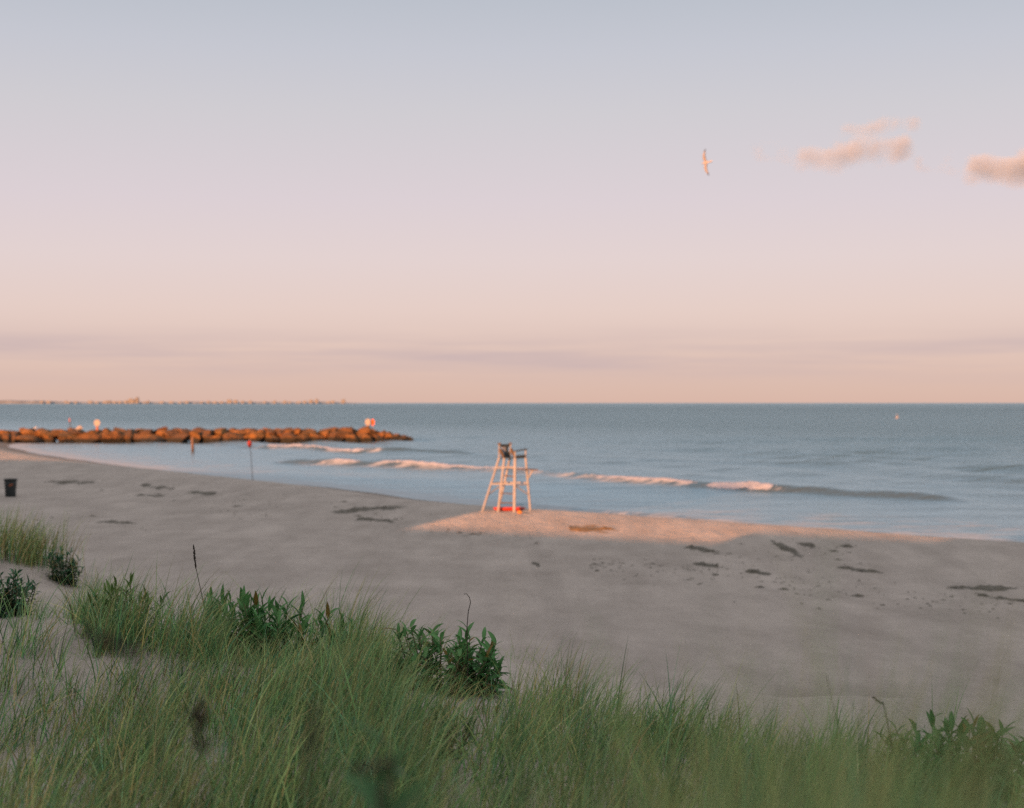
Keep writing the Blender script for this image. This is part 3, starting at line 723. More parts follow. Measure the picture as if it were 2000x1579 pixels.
# ------------------------------------------------------------------ beach grass
rng = np.random.default_rng(5)
PAL = np.array([(0.090, 0.225, 0.085), (0.17, 0.34, 0.135), (0.105, 0.265, 0.155), (0.28, 0.38, 0.145), (0.47, 0.39, 0.16), (0.60, 0.48, 0.26), (0.17, 0.11, 0.07)])
def blades(root, length, width, az, tilt, bend, col, K=7, tipcol=None):
    n = len(root); t = np.linspace(0, 1, K + 1)
    P = np.zeros((n, K + 1, 3)); P[:, 0] = root
    d = np.stack([np.cos(az), np.sin(az)], 1)
    sd = az + np.pi / 2 + rng.normal(0, 0.9, n)
    side = np.stack([np.cos(sd), np.sin(sd), np.zeros(n)], 1)
    for k in range(K):
        th = tilt + bend * ((k + 0.5) / K) ** 1.7
        st = np.stack([np.sin(th) * d[:, 0], np.sin(th) * d[:, 1], np.cos(th)], 1) * (length / K)[:, None]
        P[:, k + 1] = P[:, k] + st
    w = width[:, None] * np.clip((1 - t) ** 0.7, 0.06, 1)[None, :] * np.minimum(1, 0.55 + t * 2)[None, :]
    Lp = P - side[:, None, :] * w[..., None] / 2; Rp = P + side[:, None, :] * w[..., None] / 2
    V = np.stack([Lp, Rp], 2).reshape(-1, 3)
    b = np.arange(n)[:, None] * (2 * (K + 1)) + np.arange(K)[None, :] * 2
    Q = np.stack([b, b + 1, b + 3, b + 2], -1).reshape(-1, 4)
    c = np.repeat(col[:, None, :], K + 1, 1)
    if tipcol is not None: c = c * (1 - t[None, :, None] ** 1.5 * 0.6) + tipcol[:, None, :] * (t[None, :, None] ** 1.5 * 0.6)
    c = np.repeat(c[:, :, None, :], 2, 2).reshape(-1, 3)
    return V, Q, c
def pick_cols(n, w):
    w = np.array(w, float); w /= w.sum(); c = PAL[rng.choice(len(PAL), n, p=w)]
    return np.clip(c * np.exp(rng.normal(-0.05, 0.42, (n, 1))), 0, 0.8)
def tuft(x, y, n, rad, h, w, lean_az=0.3, lean=0.15, spread=0.35, cols=(5, 5, 4, 3, 1.5, 1, 0.6), bend=0.7):
    rx = x + rng.normal(0, rad, n); ry = y + rng.normal(0, rad, n)
    rz = terrain(rx, ry) - 0.02
    az = np.where(rng.random(n) < 0.62, rng.normal(lean_az, 0.55, n), rng.uniform(0, 2 * np.pi, n))
    return blades(np.stack([rx, ry, rz], 1), h * rng.uniform(0.55, 1.15, n), w * rng.uniform(0.6, 1.3, n), az, np.abs(rng.normal(lean, spread * 0.6, n)), np.abs(rng.normal(bend, 0.4, n)) * 0.9, pick_cols(n, cols), tipcol=pick_cols(n, (1, 1, 1, 3, 3, 2, 0.3)))
def join(parts):
    V = []; Q = []; c = []; b = 0
    for v, q, k in parts: V.append(v); Q.append(q + b); c.append(k); b += len(v)
    return np.concatenate(V), np.concatenate(Q), np.concatenate(c)

ROOTLINE = np.array([(-300, 1180), (145, 1212), (300, 1238), (480, 1272), (700, 1302), (860, 1342), (1000, 1372), (1150, 1402), (1300, 1440), (1500, 1470), (1750, 1500), (2000, 1560), (2400, 1620)], float)
parts = []
def dens_v(px, py, x, y):
    d = (py > np.interp(px, ROOTLINE[:, 0], ROOTLINE[:, 1])).astype(float)
    def put(m, v): d[m] *= v
    put((px < 150) & (py > 1205) & (py < 1345), 0.06)
    put((px < 175) & (py >= 1345) & (py < 1500), 0.55)
    put((px >= 150) & (px < 345) & (py > 1285) & (py < 1385), 0.30)
    put((px > 325) & (px < 430) & (py > 1480) & (py < 1580), 0.15)
    put((px < 520) & (py > 1360), 0.7)
    return d
def tufts(X, Y, nb, rad, H, w, lean_az, lean, spread, cols, bend):
    """many tufts at once: arrays of centres and heights"""
    rep_ = np.repeat(np.arange(len(X)), nb); n = len(rep_)
    rx = X[rep_] + rng.normal(0, rad, n); ry = Y[rep_] + rng.normal(0, rad, n); rz = terrain(rx, ry) - 0.02
    az = np.where(rng.random(n) < 0.62, rng.normal(lean_az, 0.55, n), rng.uniform(0, 2 * np.pi, n))
    return blades(np.stack([rx, ry, rz], 1), H[rep_] * rng.uniform(0.5, 1.15, n), w * rng.uniform(0.6, 1.3, n), az, np.abs(rng.normal(lean, spread * 0.6, n)), np.abs(rng.normal(bend, 0.4, n)) * 0.9, cols(rep_, n), tipcol=pick_cols(n, (1, 1, 1, 3, 3, 2, 0.3)), K=6)
# main field
n0 = 7600
y = 14.0 * np.sqrt(rng.random(n0)); x = rng.uniform(-0.46, 0.46, n0) * y + rng.normal(0, 0.15, n0)
z = terrain(x, y); px = 1000 + F * x / y; py = 787 + F * (EYE - z) / y
pat = np.clip(0.5 + 1.9 * fbm(x * 1.0, y * 1.0, 55, 3) + 0.35, 0.12, 1.0)
pat[(px > 150) & (px < 430) & (py < 1292)] = 1.0
pat[(px > 430) & (px < 1150)] = np.maximum(pat[(px > 430) & (px < 1150)], 0.6)
PLANTS = [(at(a_, b_), rx_) for a_, b_, rx_ in ((18, 1203, .24), (124, 1140, .17), (540, 1300, .38), (862, 1348, .27), (945, 1352, .1), (1880, 1555, .27), (868, 1478, .12))]
thin = np.ones(n0); short = np.ones(n0)
for (gx_, gy_, gz_), rx_ in PLANTS:
    lx = np.abs(x - gx_ * y / gy_)
    thin[(lx < rx_ * 0.95) & (np.abs(y - gy_) < 0.35)] = 0.12
    m_ = (lx < rx_ * 1.1) & (y < gy_ - 0.2) & (y > gy_ - 1.5); thin[m_] *= 0.55; short[m_] = 0.58
ok = (y > 2.4) & (rng.random(n0) < dens_v(px, py, x, y) * pat * thin) & ~((px < 145) & (py < 1215))
x, y, px, py, short = x[ok], y[ok], px[ok], py[ok], short[ok]
h = 0.62 * short * rng.uniform(0.55, 1.2, len(x)) * np.where(px > 1180, 0.75, 1.0) * (0.85 + 0.6 * vnoise(x * 1.4, y * 1.4, 57)) * np.where(y < 5, 0.9, 1)
dryp = np.clip(0.20 + 0.85 * fbm(x * 0.7, y * 0.7, 66, 3) + np.where(px < 520, 0.12, 0) + np.where((px > 1400) & (px < 1600), 0.1, 0), 0.05, 0.6)
def field_cols(rep_, n):
    g = pick_cols(n, (5, 5, 5, 3, 0.3, 0.1, 0.3)); d = pick_cols(n, (0, 0, 0, 2, 4, 3, 1.2))
    return np.where((rng.random(n) < dryp[rep_])[:, None], d, g)
nb = rng.integers(10, 26, len(x))
parts.append(tufts(x, y, nb, 0.055, h, 0.0085, 0.12, 0.24, 0.5, field_cols, 0.8))
# very near, out of focus, to the right
n0 = 1500
yv = rng.uniform(0.68, 1.35, n0); rv = rng.uniform(0.03, 0.47, n0); xv = rv * yv; gv = terrain(xv, yv)
lowv = np.interp(rv, [0.03, 0.12, 0.25, 0.36, 0.47], [0.235, 0.175, 0.152, 0.172, 0.23])
hv = (EYE - yv * (lowv + rng.beta(1.2, 1.4, n0) * 0.12) - gv) * 1.0
ok = (hv > 0.3) & (hv < 1.25)
xv, yv, hv = xv[ok], yv[ok], hv[ok]
parts.append(tufts(xv, yv, rng.integers(2, 5, len(xv)), 0.05, hv, 0.006, 0.0, 0.22, 0.3, lambda r_, n: pick_cols(n, (6, 6, 6, 5, 1.3, 0.5, 0)), 0.4))
# near, tall and out of focus
n0 = 2600
y = rng.uniform(0.8, 3.6, n0); rt_ = rng.uniform(-0.42, 0.46, n0); x = rt_ * y
g = terrain(x, y)
low = np.interp(rt_, [-0.42, -0.05, 0.02, 0.12, 0.25, 0.36, 0.46], [0.25, 0.24, 0.23, 0.19, 0.17, 0.215, 0.245])
top = EYE - y * (low + rng.beta(1.3, 1.6, n0) * 0.11)
h = (top - g) * 1.0
ok = (rng.random(n0) < np.interp(rt_, [-0.42, -0.1, 0.02, 0.1, 0.46], [0.18, 0.22, 0.35, 0.8, 0.6])) & (h > 0.25) & (h < 1.2) & ~((y < 1.7) & (rt_ < 0.03))
x, y, h = x[ok], y[ok], h[ok]
nb = rng.integers(4, 10, len(x))
parts.append(tufts(x, y, nb, 0.04, h, 0.0058, 0.12, 0.08, 0.35, lambda r_, n: pick_cols(n, (5, 6, 6, 5, 1.6, 0.7, 0.2)), 0.45))
V, Q, c = join(parts)
print('grass blades', len(Q) // 6)
tag(mesh_np('dune_grass', V, Q, M['grass'], colors=c, smooth=True), 'green and straw beach grass growing all over the dune', 'grass', kind='stuff')

def tuft_thing(px, py, n, rx, rad, h, w, label, cols, lean=0.12, bend=0.6, m=1):
    gx, gy, gz = at(px, py); pr = []
    for k in range(m):
        xx = gx + (rng.uniform(-rx, rx) if m > 1 else 0); yy = gy + (rng.uniform(-0.35, 0.35) if m > 1 else 0)
        pr.append(tuft(xx, yy, n, rad, h * rng.uniform(0.8, 1.1), w, 0.2, lean, 0.3, cols, bend))
    v, q, c = join(pr); v = v - np.array([gx, gy, gz])
    o = mesh_np('grass_tuft', v, q, M['grass'], colors=c); o.location = (gx, gy, gz)
    return tag(o, label, 'grass tuft')
tuft_thing(45, 1092, 46, 0.55, 0.11, 0.66, 0.010, 'broad grass clump with tan bases on the far crest at the left edge', (4, 4, 3, 3, 3.5, 2.5, 2.5), m=17)
tuft_thing(98, 1135, 10, 0.1, 0.03, 0.3, 0.006, 'small straw coloured tuft under the round dark leafy bush', (1, 1, 0, 1, 3, 5, 1))
tuft_thing(108, 1206, 14, 0.35, 0.05, 0.26, 0.006, 'low ragged green tuft between the left edge bush and the dense ridge', (5, 5, 5, 3, 1, 0.6, 0.5), 0.3, 0.7, m=9)
tuft_thing(32, 1268, 22, 0.1, 0.028, 0.42, 0.005, 'slender green tuft with a reddish base alone on bare sand at the left', (4, 5, 4, 3, 1, 1, 0.5), 0.2, 0.7)
tuft_thing(68, 1252, 20, 0.1, 0.04, 0.30, 0.005, 'flattened orange brown dry tuft beside the slender green one', (0.4, 0.4, 0.2, 1, 4, 6, 2), 0.9, 0.7)
tuft_thing(728, 1306, 60, 0.1, 0.075, 0.62, 0.005, 'tall dense upright tuft between the two leafy bushes on the ridge', (5, 5, 5, 2, 0.8, 0.5, 0.4), 0.06, 0.55)
tuft_thing(1085, 1385, 70, 0.1, 0.075, 0.47, 0.0045, 'dark spiky tuft with a brown base at the right end of the dense ridge', (5, 4, 4, 2, 1.3, 1.5, 2), 0.1, 0.45)
tuft_thing(1325, 1440, 22, 0.1, 0.05, 0.42, 0.0045, 'thin right leaning tuft right of the spiky tuft', (5, 4, 4, 3, 1.3, 1, 1), 0.3, 0.5)
tuft_thing(1490, 1478, 34, 0.1, 0.07, 0.42, 0.0045, 'sparse upright tuft half hidden by blurred grass', (5, 4, 4, 3, 1.3, 1, 1), 0.08, 0.4)

# ------------------------------------------------------------------ broad leaved dune plants
def leaf_np(base, yaw, pitch, L, W, droop, col, roll=0.0, K=6):
    t = np.linspace(0, 1, K + 1); pts = []; p = np.array(base, float)
    out = np.array([math.cos(yaw), math.sin(yaw), 0]); up = np.array([0, 0, 1.0]); V = []
    sidev = np.array([-math.sin(yaw), math.cos(yaw), 0])
    for k in range(K + 1):
        a = pitch - droop * t[k] ** 1.4
        d = out * math.cos(a) + up * math.sin(a); nrm = -out * math.sin(a) + up * math.cos(a)
        s2 = sidev * math.cos(roll) + nrm * math.sin(roll); n2 = -sidev * math.sin(roll) + nrm * math.cos(roll)
        w = W / 2 * (math.sin(math.pi * min(1, 0.08 + 0.92 * t[k]) ** 0.75) ** 0.9 if k < K else 0.02)
        V += [p + s2 * w + n2 * w * 0.35, p, p - s2 * w + n2 * w * 0.35]
        p = p + d * L / K
    b = np.arange(K)[:, None] * 3
    Q = np.concatenate([np.concatenate([b, b + 1, b + 4, b + 3], 1), np.concatenate([b + 1, b + 2, b + 5, b + 4], 1)])
    c = np.tile(np.array(col), (len(V), 1)); c[1::3] *= 1.25
    return np.array(V), Q, c
def leafy(px, py, rx, ry, h, nst, nl, L, W, label, base_col=(0.038, 0.11, 0.042), up=0.7, loc=None, hi=None):
    if loc is None: loc = at(px, py)
    gx, gy, gz = loc
    t = thing('leafy_plant', loc, label, 'plant', 'broad leaved plants on the dune')
    st = MB(); parts = []
    for k in range(int(nst * 2.4)):
        a = rng.uniform(0, 2 * math.pi); r = math.sqrt(rng.random())
        bx, by = rx * r * math.cos(a) * 0.75, ry * r * math.sin(a) * 0.75
        hh = h * rng.uniform(0.55, 1.0) * (1 - 0.3 * r * r)
        lx, ly = bx * 0.5 + rng.normal(0, 0.03), by * 0.5 + rng.normal(0, 0.03)
        bz = tz(gx + bx, gy + by) - gz - 0.03
        pts = [Vector((bx, by, bz)), Vector((bx + lx * 0.4, by + ly * 0.4, bz + hh * 0.5)), Vector((bx + lx, by + ly, bz + hh))]
        st.tube([pts[0], pts[1], pts[2]], [0.006, 0.005, 0.003], 6)
        tone = rng.uniform(0.9, 1.6); yaw = rng.uniform(0, 6.28)
        for j in range(nl):
            u = 0.10 + 0.90 * (j / (nl - 1)); yaw += 2.4 + rng.normal(0, 0.25)
            p = pts[0].lerp(pts[1], u * 2) if u < 0.5 else pts[1].lerp(pts[2], u * 2 - 1)
            pitch = (0.15 + up * u ** 2.0) + rng.normal(0, 0.22)
            sc = rng.uniform(0.65, 1.1) * (1.0 - 0.25 * u)
            col = np.array(base_col) * tone * rng.uniform(0.75, 1.3)
            if hi is not None and u > 0.8: col = col * 0.5 + np.array(hi) * 0.5
            if rng.random() < 0.05: col = np.array((0.16, 0.11, 0.03))
            parts.append(leaf_np(p, yaw, pitch, L * sc, W * sc, rng.uniform(0.2, 1.1), col, rng.normal(0, 0.3)))
    st.build('stems', M['stem'], t, True)
    v, q, c = join(parts); mesh_np('leaves', v, q, M['leaf'], t, colors=c)
    return t
leafy(18, 1203, 0.24, 0.22, 0.44, 15, 15, 0.13, 0.032, 'dark leafy bush cut by the left edge of the photo', (0.026, 0.085, 0.042))
leafy(124, 1140, 0.17, 0.16, 0.44, 11, 15, 0.135, 0.030, 'small round dark leafy bush at the tip of the left crest', (0.026, 0.085, 0.042))
leafy(540, 1296, 0.54, 0.26, 0.50, 25, 13, 0.19, 0.042, 'wide leafy bush with upright lance leaves left of the tall dense tuft', (0.052, 0.155, 0.055), 1.1, hi=(0.09, 0.22, 0.07))
leafy(862, 1348, 0.36, 0.22, 0.46, 20, 14, 0.15, 0.036, 'leafy bush below the curled dry stalk in the middle of the ridge', (0.052, 0.155, 0.055), 0.7, hi=(0.09, 0.22, 0.07))
leafy(945, 1352, 0.10, 0.12, 0.32, 5, 12, 0.14, 0.036, 'low leafy sprig at the right foot of the middle bush', (0.052, 0.155, 0.055), 0.5, hi=(0.09, 0.22, 0.07))
leafy(245, 1228, 0.24, 0.2, 0.36, 9, 13, 0.14, 0.028, 'yellow green leafy plant half buried in grass at the left', (0.045, 0.10, 0.030), 1.0, hi=(0.10, 0.15, 0.035))
leafy(1890, 1555, 0.34, 0.24, 0.40, 26, 15, 0.135, 0.036, 'sharp leafy bush at the lower right with pointed leaves standing clear', (0.052, 0.155, 0.055), 0.8, hi=(0.05, 0.12, 0.035))
leafy(868, 1478, 0.12, 0.12, 0.22, 6, 11, 0.12, 0.026, 'softly blurred small leafy plant in the grass below the middle bush', (0.030, 0.075, 0.028), 0.8)
leafy(0, 0, 0.15, 0.13, 0.86, 8, 15, 0.14, 0.038, 'strongly blurred dark leafy plant at the bottom of the photo', (0.026, 0.085, 0.034), 0.8, loc=(-0.25, 2.2, tz(-0.25, 2.2)), hi=(0.045, 0.12, 0.04))

# ------------------------------------------------------------------ dry stalks
def stalk(base, tip, head, label, curl=None, heads=True, r=0.0035, hr=0.009):
    b = Vector(base); e = Vector(tip); t = thing('dry_stalk', base, label, 'stalk', 'dry stalks in the dune grass')
    pts = [b.lerp(e, k / 5) - b for k in range(6)]
    for k, p in enumerate(pts): p.x += 0.02 * math.sin(k * 1.1) * (e - b).length
    if curl: pts += [(e - b) + Vector(c) for c in curl]
    m = MB(); m.tube(pts, [r * (1 - 0.5 * k / len(pts)) for k in range(len(pts))], 7); m.build('stem', M['dry'], t, True)
    if heads:
        a = pts[-1]; d = (pts[-1] - pts[-2]).normalized(); rr_ = random.Random(len(label)); m = MB()
        n = int(head / 0.008)
        for k in range(n):
            u = k / max(1, n - 1); p = a - d * head * (1 - u); ww = hr * (0.5 + math.sin(math.pi * min(1, u * 0.9 + 0.08)))
            for _ in range(3):
                o = Vector((rr_.gauss(0, 1), rr_.gauss(0, 1), rr_.gauss(0, 0.4))).normalized() * ww
                m.tube([p, p + o * 0.6 + d * 0.008, p + o + d * 0.016], [0.0012, 0.0028, 0.0006], 5)
        m.build('seed_head', M['dry'], t, True)
    return t
def w3(px, py, d): return ((px - 1000) / F * d, d, EYE - (py - 787) / F * d)
def from_ground(px, py, dx, d, tip):
    x, y = (px - 1000) / F * d, d; return (x, y, tz(x, y) - 0.02)
tp = w3(381, 1068, 10.0); stalk((tp[0] + 0.10, 10.0, tz(tp[0] + 0.10, 10.0)), tp, 0.16, 'thin brown seed spike rising clear of the grass over the sand', hr=0.007)
tp = w3(917, 1195, 8.6); stalk((tp[0] - 0.03, 8.6, tz(tp[0] - 0.03, 8.6)), tp, 0, 'curled bare dry stalk above the middle leafy bush', curl=[(0.006, 0, 0.055), (0.0, 0, 0.085), (-0.018, 0, 0.108), (-0.035, 0, 0.105)], heads=False)
tp = w3(408, 1388, 2.2); stalk((tp[0] + 0.03, 2.2, tz(tp[0] + 0.03, 2.2)), tp, 0.07, 'blackish blurred seed head on a stalk at the lower left', hr=0.016, r=0.0014)
tp = w3(300, 1302, 1.35); stalk((tp[0] + 0.22, 1.35, tz(tp[0] + 0.22, 1.35)), tp, 0.05, 'slanting blurred grey stalk over the bare sand at the left', hr=0.004, r=0.0013, curl=[(-0.02, 0, 0.013), (-0.055, 0, 0.029)])
tp = w3(640, 1400, 1.4); stalk((tp[0] - 0.10, 1.4, tz(tp[0] - 0.10, 1.4)), tp, 0.06, 'leaning dark blurred stalk left of the blurred leafy plant', hr=0.004, r=0.0025)
tp = w3(765, 1510, 1.5); stalk((tp[0] + 0.02, 1.5, tz(tp[0] + 0.02, 1.5)), tp, 0.035, 'brownish blurred head right of the blurred leafy plant', hr=0.013, r=0.0016, curl=[(-0.01, 0, 0.01), (-0.03, 0, 0.004)])
tp = w3(1622, 1318, 4.6); stalk((tp[0] + 0.22, 4.6, tz(tp[0] + 0.22, 4.6)), tp, 0, 'long bare grey stalk bent left above the blurred grass', heads=False, curl=[(-0.01, 0, 0.0)], r=0.0012)
tp = w3(1735, 1400, 5.6); stalk((tp[0] + 0.10, 5.6, tz(tp[0] + 0.10, 5.6)), tp, 0.04, 'grey stalk with a small head left of the sharp leafy bush', curl=[(-0.02, 0, 0.05), (-0.05, 0, 0.07)], hr=0.006)
tp = w3(1092, 1062, 1.0); stalk((tp[0] + 0.33, 1.0, tz(tp[0] + 0.33, 1.0)), tp, 0.0, 'very blurred thin stem rising right of the lifeguard chair', heads=False, r=0.0012)

# ------------------------------------------------------------------ gull in the air
from mathutils import Matrix
m = MB()
body = [(-0.235, 0.006, .012), (-0.19, 0.006, .035), (-0.10, 0.0, .05), (0.0, 0, .062), (0.08, 0, .058), (0.14, 0.005, .042), (0.18, 0.012, .038), (0.215, 0.01, .024), (0.25, 0.005, .005)]
m.tube([(a, 0, b) for a, b, r in body], [r for a, b, r in body], 12, (0.38, 0.41, 0.45))
WH = (0.29, 0.31, 0.34); TIP = (0.02, 0.02, 0.02)
for s in (1, -1):                                   # wing: span along y, chord along x
    sec = [(0.00, 0.075, -0.085, 0.020, WH), (0.12, 0.095, -0.070, 0.045, WH), (0.26, 0.115, -0.045, 0.07, WH), (0.40, 0.085, -0.055, 0.075, WH), (0.52, 0.030, -0.080, 0.07, WH), (0.60, -0.02, -0.095, 0.065, TIP), (0.68, -0.085, -0.115, 0.055, TIP)]
    v = []; cols = []
    for yy, le, te, zz, cc in sec:
        md = (le + te) / 2
        v += [(le, s * yy, zz), (md * 0.4 + le * 0.6, s * yy, zz + 0.012), (te, s * yy, zz), (md, s * yy, zz - 0.006)]; cols += [cc] * 4
    f = [(i*4+k, i*4+(k+1) % 4, (i+1)*4+(k+1) % 4, (i+1)*4+k) for i in range(len(sec)-1) for k in range(4)] + [tuple(range((len(sec)-1)*4, len(sec)*4))]
    b0 = len(m.v); m.add(v, f)
    for k, cc in enumerate(cols): m.c[b0 + k] = cc
m.add([(-0.21, 0.03, 0.0), (-0.21, -0.03, 0.0), (-0.33, -0.06, 0.004), (-0.33, 0.06, 0.004), (-0.21, 0.0, 0.02), (-0.33, 0.0, 0.012)], [(0, 3, 5, 4), (4, 5, 2, 1), (0, 1, 2, 3)], (0.5, 0.48, 0.44))
g = m.build('gull', M['vcol'], None, True, True)
gd = 72.0
g.location = ((1379 - 1000) / F * gd, gd, EYE + (787 - 318) / F * gd)
# nose to the left, wings near vertical, back turned to the camera
ex = Vector((-0.80, 0.55, -0.12)).normalized(); wy_ = Vector((-0.24, 0.10, 1.0)); wy_ = (wy_ - ex * wy_.dot(ex)).normalized(); ez = ex.cross(wy_)
if ez.y > 0: wy_ = -wy_; ez = ex.cross(wy_)
g.rotation_euler = Matrix((ex, wy_, ez)).transposed().to_euler()
tag(g, 'sunlit white gull with dark wing tips banking in the sky', 'gull')

# ------------------------------------------------------------------ far shore and town on the horizon
FD = 9000.0
v = []; f = []; n = 160
px_ = np.linspace(-260, 700, n)
hgt = (2.6 + 2.6 * np.clip(vnoise(px_ / 22, px_ * 0, 90) + 0.35, 0, 1) + np.where(px_ < 110, 5.0 * sstep(130, 20, px_) * (0.75 + 0.6 * vnoise(px_ / 9, px_ * 0, 91)), 0)) * sstep(700, 640, px_)
for k in range(n):
    X = (px_[k] - 1000) / F * FD; H = 0.8 * hgt[k] * FD / F
    v += [(X, FD, -2), (X, FD + 12, H * 0.7), (X, FD + 60, H), (X, FD + 700, H * 0.6), (X, FD + 900, -2)]
for k in range(n - 1): f += [(k*5+j, (k+1)*5+j, (k+1)*5+j+1, k*5+j+1) for j in range(4)]
m = MB(); m.add(v, f); tag(m.build('far_shore', M['shoreveg'], None), 'low far shore with haze tinted into its colour along the left half of the horizon', 'shore', kind='structure')
rr = random.Random(31)
def town_block(px, wpx, hpx, label, group=None, base=1.5):
    X = (px - 1000) / F * FD; W = wpx * FD / F; H = hpx * FD / F
    m = MB(); m.box((0, 0, H * 0.42), (W, 22, H * 0.84 ), None); m.box((W * rr.uniform(-.12, .12), 0, H * 0.84 + H * 0.08 + 0.003), (W * rr.uniform(0.4, 0.7), 16, H * 0.16)); 
    for k in range(int(max(2, H // 4))): m.box((0, -11.6, H * 0.84 * (k + 0.5) / max(2, H // 4)), (W * 0.94, 1.2, 0.9))
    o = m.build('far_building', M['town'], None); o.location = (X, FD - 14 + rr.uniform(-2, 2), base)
    return tag(o, label, 'building', group)
town_block(258, 12, 9.5, 'wide tall pale block of the brightest cluster on the horizon', 'town on the horizon')
town_block(269, 6, 12.5, 'tallest slim tower at the right of the brightest horizon cluster', 'town on the horizon')
town_block(449, 9, 7.5, 'pinkish block right of the tallest tower on the horizon', 'town on the horizon')
town_block(461, 7, 6.8, 'second block of the pinkish pair on the horizon', 'town on the horizon')
town_block(608, 7, 7.5, 'pale block near the right end of the horizon town', 'town on the horizon')
town_block(619, 6, 9.0, 'taller block near the right end of the horizon town', 'town on the horizon')
town_block(671, 7, 8.2, 'last isolated block at the right end of the horizon town', 'town on the horizon')
low = 'low pale building in the town strip on the horizon'
for px in [84, 96, 128, 134, 150, 176, 190, 204, 210, 217, 224, 236, 246, 281, 292, 318, 336, 352, 364, 395, 408, 420, 434, 474, 490, 518, 536, 558, 566, 584, 597, 640, 652]:
    town_block(px + rr.uniform(-2, 2), rr.uniform(4, 9), rr.uniform(3.2, 5.8), low, 'low buildings of the town on the horizon', 1.0)

# ------------------------------------------------------------------ unseen blocks added behind the camera, sized to cast the beach's shade
def PQ(p, q): return Vector((sa * p + ca * q, ca * p - sa * q, 0))
def front_block(p, q0, q1, top, label, floors, name='shade_block'):
    c = PQ(p - 7, (q0 + q1) / 2); g = 2.6; rot = R(-SUN_AZ)
    t = thing(name, (c.x, c.y, g), label, 'building'); t.rotation_euler = (0, 0, rot)
    W = q1 - q0; H = top - g
    m = MB(); m.box((0, 0, H / 2 - 0.4 - 1.0), (W, 14, H - 0.8 + 2.0)); m.build('wall', M['wall'], t)
    m = MB(); m.box((0, 0, H - 0.4 + 0.003), (W, 14.0, 0.8)); m.build('roof', M['roof'], t)
    fh = (H - 1.0) / floors; nw = max(3, int(W / 4.5))
    for fl_ in range(floors):
        for k in range(nw):
            if fl_ * nw + k >= 90: break
            m = MB(); m.box((-W / 2 + (k + 0.5) * W / nw, 7.02, fh * (fl_ + 0.5)), (1.7, 0.08, 1.4)); m.build('window', M['glass'], t)
        m = MB(); m.box((0, 7.6, fh * fl_ + 0.1), (W * 0.96, 1.2, 0.15)); m.build('balcony', M['white'], t)
    return t
TAN = math.tan(R(SUN_EL))
front_block(-15, -150, -32.35, (85.5 + 15) * TAN + 0.5, 'tall unseen block added behind the viewer to shade the left of the beach', 4)
front_block(-15.4, -32.8, -18.2, (48.0 + 15.4) * TAN + 0.6, 'low unseen block added beside the tall one for its shadow on the sand', 2)
front_block(-15, -18.6, -11.3, (49.8 + 15) * TAN + 0.95, 'narrow unseen block added next to the low one to shape the shadow edge', 3)
front_block(-15.4, -11.6, 50, (62.0 + 15.4) * TAN + 0.75, 'medium unseen block added behind the viewer to shade the dune and right beach', 3)

# ------------------------------------------------------------------ clouds
def cloud_mat(name, dens, scale):
    m, nt, out = new_mat(name)
    tc = N(nt, 'TexCoord'); mp = N(nt, 'Mapping'); mp.inputs['Location'].default_value = (-1, -1, -1); mp.inputs['Scale'].default_value = (2, 2, 2)
    nt.links.new(tc.outputs['Generated'], mp.inputs[0])
    ln = N(nt, 'VectorMath', operation='LENGTH'); nt.links.new(mp.outputs[0], ln.inputs[0])
    g = N(nt, 'TexCoord'); n = noise_t(nt, g.outputs['Object'], scale, 3, 0.5)
    k = mth(nt, 'SUBTRACT', mth(nt, 'ADD', mth(nt, 'MULTIPLY', mth(nt, 'SUBTRACT', n, 0.5), 2.6), 0.52), ln.outputs['Value'])
    k = mth(nt, 'MULTIPLY', mth(nt, 'MAXIMUM', k, 0.0), dens)
    pv = N(nt, 'VolumePrincipled'); pv.inputs['Color'].default_value = (0.60, 0.71, 0.82, 1); pv.inputs['Anisotropy'].default_value = 0.0
    nt.links.new(k, pv.inputs['Density']); nt.links.new(pv.outputs[0], out.inputs['Volume']); return m
CDIST = 6000.0
def cloud(px, py, wpx, hpx, dens, label, scale=0.008, seed=0):
    import bmesh
    X, Z = (px - 1000) / F * CDIST, EYE + (787 - py) / F * CDIST; a, b = wpx * CDIST / F / 2, hpx * CDIST / F / 2
    bm = bmesh.new(); bmesh.ops.create_icosphere(bm, subdivisions=4, radius=1)
    for v in bm.verts:
        k = 1 + 0.12 * mnoise.noise(v.co * 2 + Vector((seed, 0, 0)))
        v.co = Vector((v.co.x * a * k, v.co.y * a * 0.45 * k, v.co.z * b * k))
    me = bpy.data.meshes.new('cloud'); bm.to_mesh(me); bm.free()
    o = link('cloud', me, cloud_mat('cloud_%d' % seed, dens, scale)); o.location = (X, CDIST, Z)
    return tag(o, label, 'cloud', 'pink clouds')
cloud(1652, 300, 430, 88, 0.020, 'wide ragged pink cloud right of the flying gull', 0.0065, 1)
cloud(1708, 248, 230, 54, 0.020, 'small wispy pink cloud above the ragged one', 0.009, 2)
cloud(2015, 318, 500, 100, 0.040, 'brighter pink cloud cut by the right edge of the photo', 0.005, 3)

